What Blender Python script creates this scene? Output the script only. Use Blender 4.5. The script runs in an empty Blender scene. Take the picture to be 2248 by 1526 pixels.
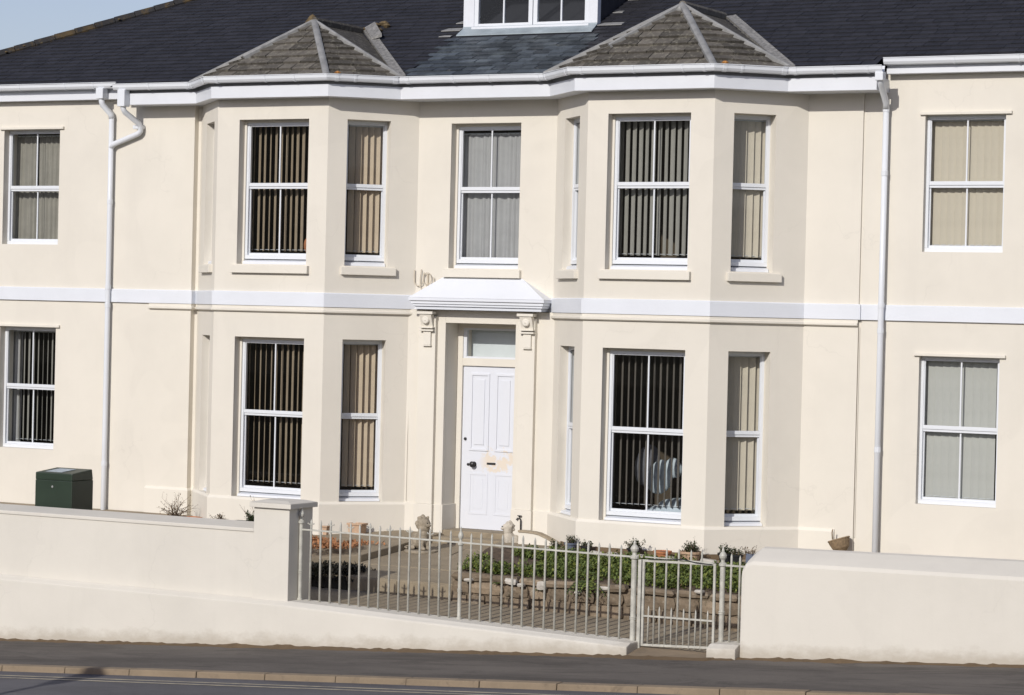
import bpy, bmesh, math, random
from mathutils import Vector, Matrix, noise
random.seed(7)
R_ = math.radians
SC = bpy.context.scene
COL = SC.collection

# ------------------------------------------------------------ camera, sky, sun
yaw, pitch, roll = R_(28.0225), -0.01351, 0.024
fw = Vector((-math.sin(yaw)*math.cos(pitch), math.cos(yaw)*math.cos(pitch), math.sin(pitch)))
rt = Vector((math.cos(yaw), math.sin(yaw), 0)); up = rt.cross(fw)
r2 = rt*math.cos(roll)+up*math.sin(roll); u2 = -rt*math.sin(roll)+up*math.cos(roll)
cam = bpy.data.cameras.new("camera"); co = bpy.data.objects.new("camera", cam); COL.objects.link(co)
m3 = Matrix((r2, u2, -fw)).transposed()
co.matrix_world = Matrix.Translation((15.977, -29.0195, 2.8129)) @ m3.to_4x4()
cam.sensor_width = 36.0; cam.lens = 36.0*5700/2248; cam.clip_start = .1; cam.clip_end = 2000
SC.camera = co

SUN_EL, SUN_AZ = R_(27.5), R_(1.0)       # azimuth measured west (-x) of due "in front" (-y)
sdir = Vector((-math.sin(SUN_AZ)*math.cos(SUN_EL), -math.cos(SUN_AZ)*math.cos(SUN_EL), math.sin(SUN_EL)))
w = bpy.data.worlds.new("World"); SC.world = w; w.use_nodes = True
nt = w.node_tree; nt.nodes.clear()
sky = nt.nodes.new("ShaderNodeTexSky"); sky.sky_type = 'NISHITA'; sky.sun_disc = False
sky.sun_elevation = SUN_EL; sky.sun_rotation = math.atan2(sdir.x, sdir.y)
sky.air_density = 1.0; sky.dust_density = .9; sky.ozone_density = 3.2
hs = nt.nodes.new("ShaderNodeHueSaturation"); hs.inputs['Saturation'].default_value = .78
bg = nt.nodes.new("ShaderNodeBackground"); bg.inputs[1].default_value = .098
out = nt.nodes.new("ShaderNodeOutputWorld")
nt.links.new(sky.outputs[0], hs.inputs['Color']); tint = nt.nodes.new("ShaderNodeMix"); tint.data_type = 'RGBA'; tint.blend_type = 'MULTIPLY'; tint.inputs[0].default_value = 1; tint.inputs[7].default_value = (1.04, .945, 1.0, 1)
nt.links.new(hs.outputs[0], tint.inputs[6]); nt.links.new(tint.outputs[2], bg.inputs[0]); nt.links.new(bg.outputs[0], out.inputs[0])
sl = bpy.data.lights.new("sun", 'SUN'); sl.energy = 3.0; sl.angle = R_(.5); sl.color = (1, .955, .885)
so = bpy.data.objects.new("sun", sl); COL.objects.link(so)
so.rotation_euler = sdir.to_track_quat('Z', 'Y').to_euler()
SC.view_settings.view_transform = 'Standard'; SC.view_settings.look = 'None'
SC.view_settings.exposure = .12; SC.view_settings.gamma = 1; SC.view_settings.use_curve_mapping = False
SC.cycles.max_bounces = 8; SC.cycles.transparent_max_bounces = 12

# ------------------------------------------------------------ materials
def newmat(name):
    m = bpy.data.materials.new(name); m.use_nodes = True
    n = m.node_tree; b = n.nodes["Principled BSDF"]
    return m, n, b
def N(n, t, **k):
    x = n.nodes.new(t)
    for a, v in k.items():
        if a in x.inputs: x.inputs[a].default_value = v
        else: setattr(x, a, v)
    return x
def noisef(n, scale, detail=6, rough=.6, coord='Object', stretch=None, dist=0):
    tc = N(n, "ShaderNodeTexCoord"); t = N(n, "ShaderNodeTexNoise")
    t.inputs['Scale'].default_value = scale; t.inputs['Detail'].default_value = detail
    t.inputs['Roughness'].default_value = rough; t.inputs['Distortion'].default_value = dist
    src = tc.outputs[coord]
    if stretch:
        mp = N(n, "ShaderNodeMapping"); mp.inputs['Scale'].default_value = stretch
        n.links.new(src, mp.inputs[0]); src = mp.outputs[0]
    n.links.new(src, t.inputs['Vector']); return t.outputs['Fac']
def ramp(n, src, stops):
    r = N(n, "ShaderNodeValToRGB"); e = r.color_ramp.elements
    while len(e) < len(stops): e.new(.5)
    for i, (p, c) in enumerate(stops):
        e[i].position = p; e[i].color = (*c, 1) if len(c) == 3 else c
    n.links.new(src, r.inputs[0]); return r.outputs[0]
def mix(n, fac, a, b, mode='MIX'):
    x = N(n, "ShaderNodeMix", data_type='RGBA', blend_type=mode)
    for i, v in ((0, fac), (6, a), (7, b)):
        if hasattr(v, 'is_output') or hasattr(v, 'links'): n.links.new(v, x.inputs[i])
        else: x.inputs[i].default_value = v if i == 0 else (*v, 1)
    return x.outputs[2]
def bump(n, b, src, strength=.3, dist=.01):
    bp = N(n, "ShaderNodeBump"); bp.inputs['Strength'].default_value = strength; bp.inputs['Distance'].default_value = dist
    n.links.new(src, bp.inputs['Height']); n.links.new(bp.outputs[0], b.inputs['Normal'])
def simple(name, c, rough=.6, var=.12, scale=6, bs=.2, bd=.004, bscale=60, metal=0, spec=.5, stretch=None):
    m, n, b = newmat(name)
    f = noisef(n, scale, 6, .6, stretch=stretch)
    lo = tuple(x*(1-var) for x in c); hi = tuple(min(1, x*(1+var)) for x in c)
    n.links.new(ramp(n, f, [(.3, lo), (.7, hi)]), b.inputs['Base Color'])
    b.inputs['Roughness'].default_value = rough; b.inputs['Metallic'].default_value = metal
    b.inputs['Specular IOR Level'].default_value = spec
    if bs: bump(n, b, noisef(n, bscale, 3), bs, bd)
    return m
def z_of(n):
    tc = N(n, "ShaderNodeNewGeometry"); s = N(n, "ShaderNodeSeparateXYZ")
    n.links.new(tc.outputs['Position'], s.inputs[0]); return s.outputs
def math_(n, op, a, b=None, c=None):
    x = N(n, "ShaderNodeMath", operation=op)
    for i, v in enumerate((a, b, c)):
        if v is None: continue
        if hasattr(v, 'links'): n.links.new(v, x.inputs[i])
        else: x.inputs[i].default_value = v
    return x.outputs[0]

def render_paint(name, c, dirt=(.35, .31, .24), streak=.0, splash=None, bs=.25):
    """painted render: big soft blotches, faint vertical streaks, dirt splash above sloping ground"""
    m, n, b = newmat(name)
    f = noisef(n, .9, 5, .65)
    base = ramp(n, f, [(.32, tuple(x*.955 for x in c)), (.68, tuple(min(1, x*1.03) for x in c))])
    st = noisef(n, 1.0, 6, .7, stretch=(3.2, 3.2, .28))
    base = mix(n, math_(n, 'MULTIPLY', ramp(n, st, [(.52, (0, 0, 0)), (.78, (1, 1, 1))]), .12+streak), base, tuple(x*.72 for x in c))
    vo = N(n, "ShaderNodeTexVoronoi"); vo.feature = 'DISTANCE_TO_EDGE'; vo.inputs['Scale'].default_value = .55
    tcv = N(n, "ShaderNodeTexCoord"); nv = N(n, "ShaderNodeTexNoise"); nv.inputs['Scale'].default_value = 2.2; nv.inputs['Detail'].default_value = 6
    av = N(n, "ShaderNodeVectorMath", operation='MULTIPLY_ADD'); av.inputs[1].default_value = (.9, .9, .9)
    n.links.new(tcv.outputs['Object'], nv.inputs['Vector']); n.links.new(nv.outputs['Color'], av.inputs[0]); n.links.new(tcv.outputs['Object'], av.inputs[2]); n.links.new(av.outputs[0], vo.inputs['Vector'])
    crack = math_(n, 'MULTIPLY', ramp(n, vo.outputs['Distance'], [(.0, (1, 1, 1)), (.006, (0, 0, 0))]), ramp(n, noisef(n, .7, 2), [(.52, (0, 0, 0)), (.6, (1, 1, 1))]))
    base = mix(n, math_(n, 'MULTIPLY', crack, .12), base, tuple(x*.5 for x in c))
    base = mix(n, math_(n, 'MULTIPLY', ramp(n, noisef(n, .45, 1, dist=1.5), [(.535, (0, 0, 0)), (.55, (1, 1, 1))]), .35), base, tuple(min(1, x*1.04) for x in c))
    sp = noisef(n, 9, 8, .75)
    base = mix(n, math_(n, 'MULTIPLY', ramp(n, sp, [(.68, (0, 0, 0)), (.72, (1, 1, 1))]), .38 if splash else .10), base, dirt)
    if splash:
        X, Y, Z = z_of(n)
        z0, sx, h = splash
        g = math_(n, 'SUBTRACT', Z, math_(n, 'MULTIPLY_ADD', X, sx, z0))
        g = math_(n, 'DIVIDE', g, h)
        nz = math_(n, 'MULTIPLY', math_(n, 'SUBTRACT', noisef(n, 3.2, 8, .72, stretch=(1, 1, 1.6)), .5), 2.2)
        g = math_(n, 'ADD', g, nz)
        mask = ramp(n, g, [(0, (1, 1, 1)), (.85, (0, 0, 0))])
        base = mix(n, math_(n, 'MULTIPLY', mask, .5), base, dirt)
    n.links.new(base, b.inputs['Base Color']); b.inputs['Roughness'].default_value = .75
    b.inputs['Specular IOR Level'].default_value = .25
    bump(n, b, mixh(n), bs, .006)
    return m
def mixh(n):
    a = noisef(n, 2.2, 3); c = noisef(n, 45, 4)
    return math_(n, 'ADD', math_(n, 'MULTIPLY', a, 1.6), math_(n, 'MULTIPLY', c, .35))

CREAM = (.682, .645, .570)
M = {}
M['cream'] = render_paint('cream_render', CREAM, bs=.2)
M['cream_trim'] = render_paint('cream_trim_paint', (.702, .665, .588), bs=.12)
M['wall_paint'] = render_paint('boundary_wall_paint', (.632, .602, .538), dirt=(.30, .25, .18), streak=.02, splash=(-.94, .0588, .15), bs=.4)
M['white'] = simple('white_gloss_paint', (.668, .69, .73), .4, .03, 3, .08, .002, 20)
M['band'] = simple('white_masonry_paint', (.675, .70, .745), .6, .035, 1.5, .25, .005, 30)
M['upvc'] = simple('white_upvc', (.69, .715, .75), .32, .02, 3, 0)
M['eaves_shade'] = simple('board_grey_for_gutter_shadow', (.30, .30, .31), .6, .06, 3, 0)

def slate(name, c, var, lich=None, rough=.55, lscale=5, lamt=.5):
    m, n, b = newmat(name)
    g = N(n, "ShaderNodeNewGeometry"); oi = N(n, "ShaderNodeObjectInfo")
    r = math_(n, 'FRACT', math_(n, 'ADD', g.outputs['Random Per Island'], oi.outputs['Random']))
    col = ramp(n, r, [(0, tuple(x*(1-var) for x in c)), (.5, c), (1, tuple(x*(1+var*1.4) for x in c))])
    f = noisef(n, 14, 7, .7)
    col = mix(n, .5, col, ramp(n, f, [(.3, (.35, .35, .35)), (.75, (1.0, 1.0, 1.0))]), 'MULTIPLY') if False else col
    col = mix(n, 1.0, col, ramp(n, f, [(.25, (.62, .62, .62)), (.8, (1.3, 1.3, 1.3))]), 'MULTIPLY')
    if lich:
        for (lc, sc, lo, hi, am) in lich:
            col = mix(n, math_(n, 'MULTIPLY', ramp(n, noisef(n, sc, 8, .75), [(lo, (0, 0, 0)), (hi, (1, 1, 1))]), am), col, lc)
    n.links.new(col, b.inputs['Base Color']); b.inputs['Roughness'].default_value = rough
    b.inputs['Specular IOR Level'].default_value = .3
    bump(n, b, noisef(n, 30, 6, .7), .35, .004)
    return m
M['slate'] = slate('dark_roof_slate', (.027, .0275, .034), .16, [((.09, .085, .075), 2.6, .66, .8, .4), ((.17, .165, .155), 5.5, .735, .755, .75)], .6)
M['slate_old'] = slate('lichened_old_slate', (.108, .098, .084), .36,
    [((.25, .235, .19), 16, .52, .62, .7), ((.05, .044, .034), 7, .52, .64, .75), ((.30, .145, .045), 3.1, .66, .74, .55)], .8)
M['slate_wash'] = slate('bleached_blue_grey_slate', (.062, .074, .088), .42,
    [((.15, .175, .19), 2.3, .5, .66, .55), ((.17, .165, .15), 7, .6, .7, .5), ((.03, .03, .034), 4, .55, .68, .55)], .5)
M['lead'] = simple('weathered_lead', (.25, .25, .245), .6, .25, 8, .4, .004, 20)
M['lead_old'] = simple('mottled_old_lead', (.21, .205, .195), .7, .45, 22, .5, .005, 20)
M['lead_apron'] = simple('lead_apron', (.30, .35, .38), .45, .2, 4, .4, .004, 15)
M['moss'] = simple('moss_and_lichen', (.12, .085, .04), .9, .5, 14, .8, .01, 40)
M['hip_mossy'] = slate('mossy_ridge_tile', (.032, .031, .032), .25, [((.11, .075, .03), 2.2, .5, .6, .75), ((.16, .12, .05), 9, .6, .7, .6)], .8)
M['orange_lichen'] = simple('orange_lichen', (.42, .19, .05), .9, .5, 20, .8, .01, 50)

def glassm(name='window_glass', tint=(.86, .88, .88)):
    m = bpy.data.materials.new(name); m.use_nodes = True; n = m.node_tree; n.nodes.clear()
    o = N(n, "ShaderNodeOutputMaterial"); t = N(n, "ShaderNodeBsdfTransparent"); t.inputs[0].default_value = (*tint, 1)
    g = N(n, "ShaderNodeBsdfGlossy"); g.inputs['Roughness'].default_value = .015
    lw = N(n, "ShaderNodeLayerWeight"); lw.inputs[0].default_value = .5
    fac = math_(n, 'MULTIPLY_ADD', math_(n, 'POWER', lw.outputs['Facing'], 4.0), .7, .045)
    bp = N(n, "ShaderNodeBump"); bp.inputs['Strength'].default_value = .05; bp.inputs['Distance'].default_value = .02
    n.links.new(noisef(n, 1.4, 1), bp.inputs['Height']); n.links.new(bp.outputs[0], g.inputs['Normal'])
    x = N(n, "ShaderNodeMixShader"); n.links.new(fac, x.inputs[0])
    n.links.new(t.outputs[0], x.inputs[1]); n.links.new(g.outputs[0], x.inputs[2]); n.links.new(x.outputs[0], o.inputs[0])
    return m
M['glass'] = glassm()
M['frosted'] = simple('frosted_fanlight_glass', (.52, .57, .58), .25, .08, 2, .05, .002, 20)
M['room'] = simple('room_painted_dim', (.085, .064, .043), .9, .2, 1.2, 0)  # wall tone kept dark so sun coming in leaves the room dim
M['attic_dark'] = simple('attic_painted_dim', (.012, .010, .008), .95, .2, 1.2, 0)  # near black colour stands in for the unlit attic behind the glass
M['slat_beige'] = simple('beige_blind_fabric', (.62, .50, .37), .85, .08, 5, .2, .001, 200)
M['slat_grey'] = simple('grey_blind_fabric', (.36, .345, .31), .85, .08, 5, .2, .001, 200)
M['slat_brown'] = simple('brown_blind_fabric', (.36, .285, .20), .85, .1, 5, .2, .001, 200)
M['slat_dark'] = simple('dark_blind_fabric', (.17, .15, .13), .85, .08, 5, .2, .001, 200)
M['slat_cream'] = simple('cream_blind_fabric', (.64, .57, .46), .85, .05, 5, .2, .001, 200)
M['slat_pale'] = simple('pale_green_grey_fabric', (.54, .535, .50), .85, .05, 5, .2, .001, 200)
M['net'] = simple('grey_net_curtain', (.43, .425, .425), .9, .06, 5, .2, .001, 200)
M['curtain'] = simple('taupe_curtain', (.32, .30, .26), .9, .1, 5, .2, .001, 200)
M['iron'] = simple('pale_grey_railing_paint', (.455, .445, .395), .5, .22, 12, .3, .002, 60)
M['scroll_paint'] = simple('faded_cream_metal', (.50, .44, .35), .6, .12, 10, 0)
M['black_metal'] = simple('black_metal', (.02, .02, .022), .35, .2, 10, 0)
M['green_plastic'] = simple('dark_green_plastic', (.018, .032, .019), .42, .15, 4, .15, .002, 90)
M['sticker'] = simple('pale_worn_sticker', (.42, .48, .52), .5, .3, 22, 0)
M['terracotta'] = simple('terracotta', (.42, .17, .075), .8, .18, 12, .3, .003, 50)
M['terracotta_pale'] = simple('pale_terracotta', (.48, .33, .22), .8, .2, 12, .3, .003, 50)
M['black_plastic'] = simple('black_plastic', (.02, .02, .022), .4, .2, 9, 0)
M['blue_pot'] = simple('blue_grey_glazed_pot', (.12, .14, .19), .3, .2, 9, 0)
M['stone_pale'] = simple('pale_garden_stone', (.50, .455, .38), .85, .2, 11, .6, .006, 40)
M['stone_brown'] = simple('weathered_brown_stone', (.30, .255, .19), .85, .32, 14, .7, .008, 45)
M['white_stone'] = simple('white_quartz', (.47, .44, .39), .7, .25, 15, .5, .006, 30)
M['twig'] = simple('dry_twig', (.16, .115, .075), .9, .3, 20, 0)
M['soil'] = simple('garden_soil', (.085, .058, .038), .95, .4, 12, 1, .02, 25)
M['wood'] = simple('worn_wood', (.33, .27, .19), .7, .2, 10, .2, .002, 50)
M['wicker'] = simple('brown_wicker', (.24, .17, .10), .85, .35, 40, .8, .006, 90)
M['dead_leaf'] = simple('orange_dead_leaf', (.33, .15, .065), .85, .5, 12, 0)

def concrete(name, c, dark, bs=.5):
    m, n, b = newmat(name)
    base = ramp(n, noisef(n, 1.6, 8, .7), [(.3, tuple(x*.78 for x in c)), (.72, tuple(x*1.15 for x in c))])
    base = mix(n, math_(n, 'MULTIPLY', ramp(n, noisef(n, 4.5, 8, .75, dist=.6), [(.54, (0, 0, 0)), (.7, (1, 1, 1))]), .55), base, dark)
    base = mix(n, math_(n, 'MULTIPLY', ramp(n, noisef(n, 60, 4, .7), [(.55, (0, 0, 0)), (.7, (1, 1, 1))]), .3), base, tuple(x*1.3 for x in c))
    n.links.new(base, b.inputs['Base Color']); b.inputs['Roughness'].default_value = .9
    bump(n, b, math_(n, 'ADD', noisef(n, 5, 5), math_(n, 'MULTIPLY', noisef(n, 70, 4), .4)), bs, .012)
    return m
M['concrete'] = concrete('garden_concrete', (.27, .222, .155), (.14, .11, .075))
M['rubble'] = slate('mottled_rubble_stone', (.20, .155, .108), .3, [((.34, .30, .24), 11, .56, .66, .6), ((.06, .045, .03), 6, .54, .66, .75), ((.12, .12, .06), 3, .6, .7, .5)], .9) if True else concrete('rough_wall_stone', (.23, .175, .12), (.075, .056, .038), 1)
M['dark_ground_shade'] = concrete('dark_ground_with_painted_shade', (.030, .026, .018), (.012, .012, .008), 1)  # soil and stone tone taken near black to carry the pier's shade
M['kerb'] = concrete('kerb_stone', (.24, .185, .125), (.11, .085, .06), .4)
def tarmac(name, c, dark, light, sc):
    m, n, b = newmat(name)
    base = ramp(n, noisef(n, sc, 8, .7, stretch=(.5, 1.6, 1)), [(.3, dark), (.52, c), (.75, light)])
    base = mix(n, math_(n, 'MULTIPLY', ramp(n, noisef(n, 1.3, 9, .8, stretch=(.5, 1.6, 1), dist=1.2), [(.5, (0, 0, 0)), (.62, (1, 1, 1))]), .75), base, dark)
    gr = noisef(n, 130, 3, .7)
    base = mix(n, 1, base, ramp(n, gr, [(.3, (.72, .72, .72)), (.7, (1.28, 1.28, 1.28))]), 'MULTIPLY')
    n.links.new(base, b.inputs['Base Color']); b.inputs['Roughness'].default_value = .85
    b.inputs['Specular IOR Level'].default_value = .3
    bump(n, b, gr, .5, .008); return m
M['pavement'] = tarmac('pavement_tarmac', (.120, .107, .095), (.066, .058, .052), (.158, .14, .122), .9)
M['road'] = tarmac('road_tarmac', (.118, .116, .124), (.085, .083, .087), (.15, .148, .156), .5)
def line_paint():
    m, n, b = newmat('worn_line_paint')
    f = ramp(n, noisef(n, 5, 9, .8, stretch=(.6, 3, 1)), [(.36, (.15, .145, .145)), (.56, (.50, .44, .32))])
    n.links.new(f, b.inputs['Base Color']); b.inputs['Roughness'].default_value = .8; return m
M['line'] = line_paint()
M['dirt'] = concrete('gutter_dirt', (.13, .088, .048), (.06, .04, .02), 1)
M['ground_added_hill'] = simple('ground_and_added_hillside', (.15, .135, .085), .95, .5, .25, 0)  # ground tone, lightened so the added hill bounces warm light
def door_paint():
    m, n, b = newmat('white_door_paint_with_bare_patches')
    X, Y, Z = z_of(n)
    nz = noisef(n, 7, 6, .7)
    # two ragged strips of missing paint across the lock rail
    g = math_(n, 'ABSOLUTE', math_(n, 'SUBTRACT', Z, .90))
    g = math_(n, 'ADD', math_(n, 'MULTIPLY', g, 5.0), math_(n, 'MULTIPLY', math_(n, 'SUBTRACT', nz, .5), 4.2))
    mask = ramp(n, g, [(.28, (1, 1, 1)), (.5, (0, 0, 0))])
    gx = ramp(n, math_(n, 'MULTIPLY_ADD', X, 1, .5), [(.42, (0, 0, 0)), (.55, (1, 1, 1))])
    col = mix(n, math_(n, 'MULTIPLY', math_(n, 'MULTIPLY', mask, gx), .85), (.668, .69, .74), (.70, .61, .49))
    n.links.new(col, b.inputs['Base Color']); b.inputs['Roughness'].default_value = .4; return m
M['door'] = door_paint()
def leafm(name, c, var=.4):
    m, n, b = newmat(name)
    g = N(n, "ShaderNodeNewGeometry")
    col = ramp(n, g.outputs['Random Per Island'], [(0, tuple(x*(1-var) for x in c)), (.6, c), (1, (c[0]*1.7, c[1]*1.35, c[2]*1.1))])
    n.links.new(col, b.inputs['Base Color']); b.inputs['Roughness'].default_value = .6
    b.inputs['Specular IOR Level'].default_value = .3
    return m
M['leaf'] = leafm('green_leaf', (.105, .145, .035))
M['leaf_dark'] = leafm('dark_leaf', (.03, .05, .018))
M['leaf_shade_black'] = leafm('leaf_darkened_for_shade', (.010, .011, .007))  # leaf tone near black, part of it painted pier shade
M['dry_leaf'] = leafm('dry_leaf', (.13, .10, .06))

# ------------------------------------------------------------ mesh helpers
class MB:
    def __init__(s, T=None): s.v = []; s.f = []; s.T = T or Matrix()
    def add(s, vs, fs):
        o = len(s.v); s.v += [s.T @ Vector(p) for p in vs]; s.f += [tuple(i+o for i in f) for f in fs]; return s
    def box(s, x0, x1, y0, y1, z0, z1):
        return s.hexa([(x0, y0, z0), (x1, y0, z0), (x1, y1, z0), (x0, y1, z0), (x0, y0, z1), (x1, y0, z1), (x1, y1, z1), (x0, y1, z1)])
    def hexa(s, p):
        return s.add(p, [(0, 3, 2, 1), (4, 5, 6, 7), (0, 1, 5, 4), (1, 2, 6, 5), (2, 3, 7, 6), (3, 0, 4, 7)])
    def poly(s, p): return s.add(p, [tuple(range(len(p)))])
    def prism(s, bot, top):
        n = len(bot); return s.add(list(bot)+list(top), [tuple(range(n))[::-1], tuple(range(n, 2*n))]+[(i, (i+1) % n, n+(i+1) % n, n+i) for i in range(n)])
    def tube(s, path, r, n=8, cap=True):
        path = [Vector(p) for p in path]; rings = []
        rr = r if isinstance(r, (list, tuple)) else [r]*len(path)
        ref = None
        for i, p in enumerate(path):
            d = (path[min(i+1, len(path)-1)]-path[max(i-1, 0)]).normalized()
            if ref is None: ref = Vector((0, 0, 1)) if abs(d.z) < .9 else Vector((1, 0, 0))
            a = d.cross(ref)
            if a.length < 1e-4: a = d.cross(Vector((0, 1, 0)))
            a.normalize(); b = d.cross(a).normalized(); ref = -b if False else ref
            rings.append([p+(a*math.cos(2*math.pi*k/n)+b*math.sin(2*math.pi*k/n))*rr[i] for k in range(n)])
        vs = [q for g in rings for q in g]; fs = []
        for i in range(len(path)-1):
            for k in range(n):
                fs.append((i*n+k, i*n+(k+1) % n, (i+1)*n+(k+1) % n, (i+1)*n+k))
        if cap: fs += [tuple(range(n))[::-1], tuple(range((len(path)-1)*n, len(path)*n))]
        return s.add(vs, fs)
    def lathe(s, c, prof, n=16):
        c = Vector(c); vs = []; fs = []
        for (r, z) in prof:
            vs += [c+Vector((r*math.cos(2*math.pi*k/n), r*math.sin(2*math.pi*k/n), z)) for k in range(n)]
        for i in range(len(prof)-1):
            for k in range(n): fs.append((i*n+k, i*n+(k+1) % n, (i+1)*n+(k+1) % n, (i+1)*n+k))
        fs += [tuple(range(n))[::-1], tuple(range((len(prof)-1)*n, len(prof)*n))]
        return s.add(vs, fs)
    def sweep(s, path, prof):
        """path: plan polyline left to right, prof: closed [(outward, z)]"""
        P = [Vector(p) for p in path]; n = len(prof); vs = []; fs = []
        nr = []
        for i in range(len(P)-1):
            d = (P[i+1]-P[i]).normalized(); nr.append(Vector((d.y, -d.x)))
        for i, p in enumerate(P):
            if i == 0: m = nr[0]
            elif i == len(P)-1: m = nr[-1]
            else:
                m = nr[i-1]+nr[i]; m = m/(1+nr[i-1].dot(nr[i]))
            for (o, z) in prof:
                q = p+m*o; vs.append((q.x, q.y, z))
        for i in range(len(P)-1):
            for k in range(n):
                fs.append((i*n+k, i*n+(k+1) % n, (i+1)*n+(k+1) % n, (i+1)*n+k))
        fs += [tuple(range(n))[::-1], tuple(range((len(P)-1)*n, len(P)*n))]
        return s.add(vs, fs)
    def mesh(s, name, mat, smooth=False, bev=0):
        me = bpy.data.meshes.new(name); me.from_pydata([tuple(v) for v in s.v], [], s.f)
        bm = bmesh.new(); bm.from_mesh(me)
        bmesh.ops.recalc_face_normals(bm, faces=bm.faces)
        if bev:
            es = [e for e in bm.edges if len(e.link_faces) == 2 and e.calc_face_angle(0) > .5]
            bmesh.ops.bevel(bm, geom=es, offset=bev, segments=2, affect='EDGES', profile=.6)
        bm.to_mesh(me); bm.free()
        if smooth:
            for p in me.polygons: p.use_smooth = True
        me.materials.append(mat); return me
    def build(s, name, mat, parent=None, smooth=False, bev=0, **props):
        return link(name, s.mesh(name, M[mat] if isinstance(mat, str) else mat, smooth, bev), parent, **props)
def link(name, data, parent=None, loc=None, rz=None, **props):
    o = bpy.data.objects.new(name, data); COL.objects.link(o); o.parent = parent
    if loc is not None: o.location = loc
    if rz is not None: o.rotation_euler = (0, 0, rz)
    for k, v in props.items(): o[k] = v
    return o
def thing(name, label, cat, loc=(0, 0, 0), rz=0, group=None):
    o = link(name, None, None, loc, rz, label=label, category=cat); o.empty_display_size = .1
    if group: o['group'] = group
    return o
def tag(o, label, cat, group=None):
    o['label'] = label; o['category'] = cat
    if group: o['group'] = group
    return o
def frameT(o, d):
    """u along d, v inward, z up"""
    d = Vector((d[0], d[1], 0)).normalized(); n = Vector((-d.y, d.x, 0))
    m = Matrix(((d.x, n.x, 0, o[0]), (d.y, n.y, 0, o[1]), (0, 0, 1, 0), (0, 0, 0, 1))); return m
def panel(mb, T, L0, L1, z0, z1, ops, t=.3):
    old = mb.T; mb.T = T
    us = sorted({L0, L1, *[o[0] for o in ops], *[o[1] for o in ops]}); zs = sorted({z0, z1, *[o[2] for o in ops], *[o[3] for o in ops]})
    for i in range(len(us)-1):
        for j in range(len(zs)-1):
            a, b, c, d = us[i], us[i+1], zs[j], zs[j+1]
            if any(o[0] <= a and b <= o[1] and o[2] <= c and d <= o[3] for o in ops): continue
            mb.poly([(a, 0, c), (b, 0, c), (b, 0, d), (a, 0, d)]); mb.poly([(a, t, c), (a, t, d), (b, t, d), (b, t, c)])
    for (a, b, c, d) in ops:
        mb.poly([(a, 0, c), (a, 0, d), (a, t, d), (a, t, c)]); mb.poly([(b, 0, c), (b, t, c), (b, t, d), (b, 0, d)])
        mb.poly([(a, 0, d), (b, 0, d), (b, t, d), (a, t, d)]); mb.poly([(a, 0, c), (a, t, c), (b, t, c), (b, 0, c)])
    for u in (L0, L1): mb.poly([(u, 0, z0), (u, t, z0), (u, t, z1), (u, 0, z1)])
    mb.poly([(L0, 0, z1), (L1, 0, z1), (L1, t, z1), (L0, t, z1)])
    mb.T = old

S2 = 2**-.5
GZ = lambda x, y: -.984+.0588*max(-26, min(26, x))      # street level beside the wall

# ------------------------------------------------------------ ground, road, pavement
def terrain():
    xs = [-700, -300, -120, -60, -40]+[x for x in range(-30, 33, 3)]+[42, 60, 120, 300, 700]
    def h(x, y):
        s = .0588*max(-26, min(26, x))
        if y > -4.0: return -1.30+s*.6-(.25 if -3 < x < 8 else 0)
        if y > -15: return -1.32+s
        if y > -27: return -1.32+s+(y+15)/-12*(2.5-s)
        if y > -48: return 1.15+.0*x
        return 1.15+min(1, (y+48)/-70)*17+2.0*math.sin(x*.04)*min(1, (y+48)/-70)  # unseen hill added behind the camera for dark reflections and warm bounce
    ys = [-700, -300, -160, -118, -100, -80, -64, -48, -27, -21, -15, -14, -4.001, -3.999, 0, 10, 40, 200, 700]
    v = [(x, y, h(x, y)) for y in ys for x in xs]; nx = len(xs); f = []
    for j in range(len(ys)-1):
        for i in range(nx-1): f.append((j*nx+i, j*nx+i+1, (j+1)*nx+i+1, (j+1)*nx+i))
    mb = MB(); mb.add(v, f); mb.build('ground', 'ground_added_hill', kind='structure')
terrain()
def sheet(name, y0, y1, dz, mat, cross=.02, x0=-26, x1=26, step=2.0, thick=.15, parent=None):
    mb = MB(); n = int((x1-x0)/step)
    for i in range(n):
        a, b = x0+i*step, x0+(i+1)*step
        f = lambda x, y: (x, y, GZ(x, y)+dz+cross*(y+4.8))
        if thick: mb.hexa([(a, y0, f(a, y0)[2]-thick), (b, y0, f(b, y0)[2]-thick), (b, y1, f(b, y1)[2]-thick), (a, y1, f(a, y1)[2]-thick), f(a, y0), f(b, y0), f(b, y1), f(a, y1)])
        else: mb.poly([f(a, y0), f(b, y0), f(b, y1), f(a, y1)])
    return mb
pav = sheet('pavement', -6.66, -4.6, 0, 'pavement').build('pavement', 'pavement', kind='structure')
sheet('road', -14.5, -6.80, -.06, 'road').build('road', 'road', kind='structure')
for k, (ya, yb) in enumerate(((-7.14, -7.09), (-7.29, -7.24))):
    sheet('line', ya, yb, -.056, 'line', thick=0, step=2).build('road_marking', 'line', kind='structure')
x = -12.0; k = 0
while x < 14:
    L = .84+random.uniform(-.02, .02)
    a, b = x+.003, x+L-.003; zt = random.uniform(-.004, .004); yo = random.uniform(-.006, .006)
    f = lambda X, Y: GZ(X, Y)+.02*(Y+4.8)+.004+zt
    mb = MB(); y0, y1 = -6.80+yo, -6.664
    mb.hexa([(a, y0-.012, f(a, y0)-.13), (b, y0-.012, f(b, y0)-.13), (b, y1, f(b, y1)-.13), (a, y1, f(a, y1)-.13), (a, y0, f(a, y0)), (b, y0, f(b, y0)), (b, y1, f(b, y1)), (a, y1, f(a, y1))])
    mb.build('kerb_stone', 'kerb', pav, bev=.012)
    x += L; k += 1
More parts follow.
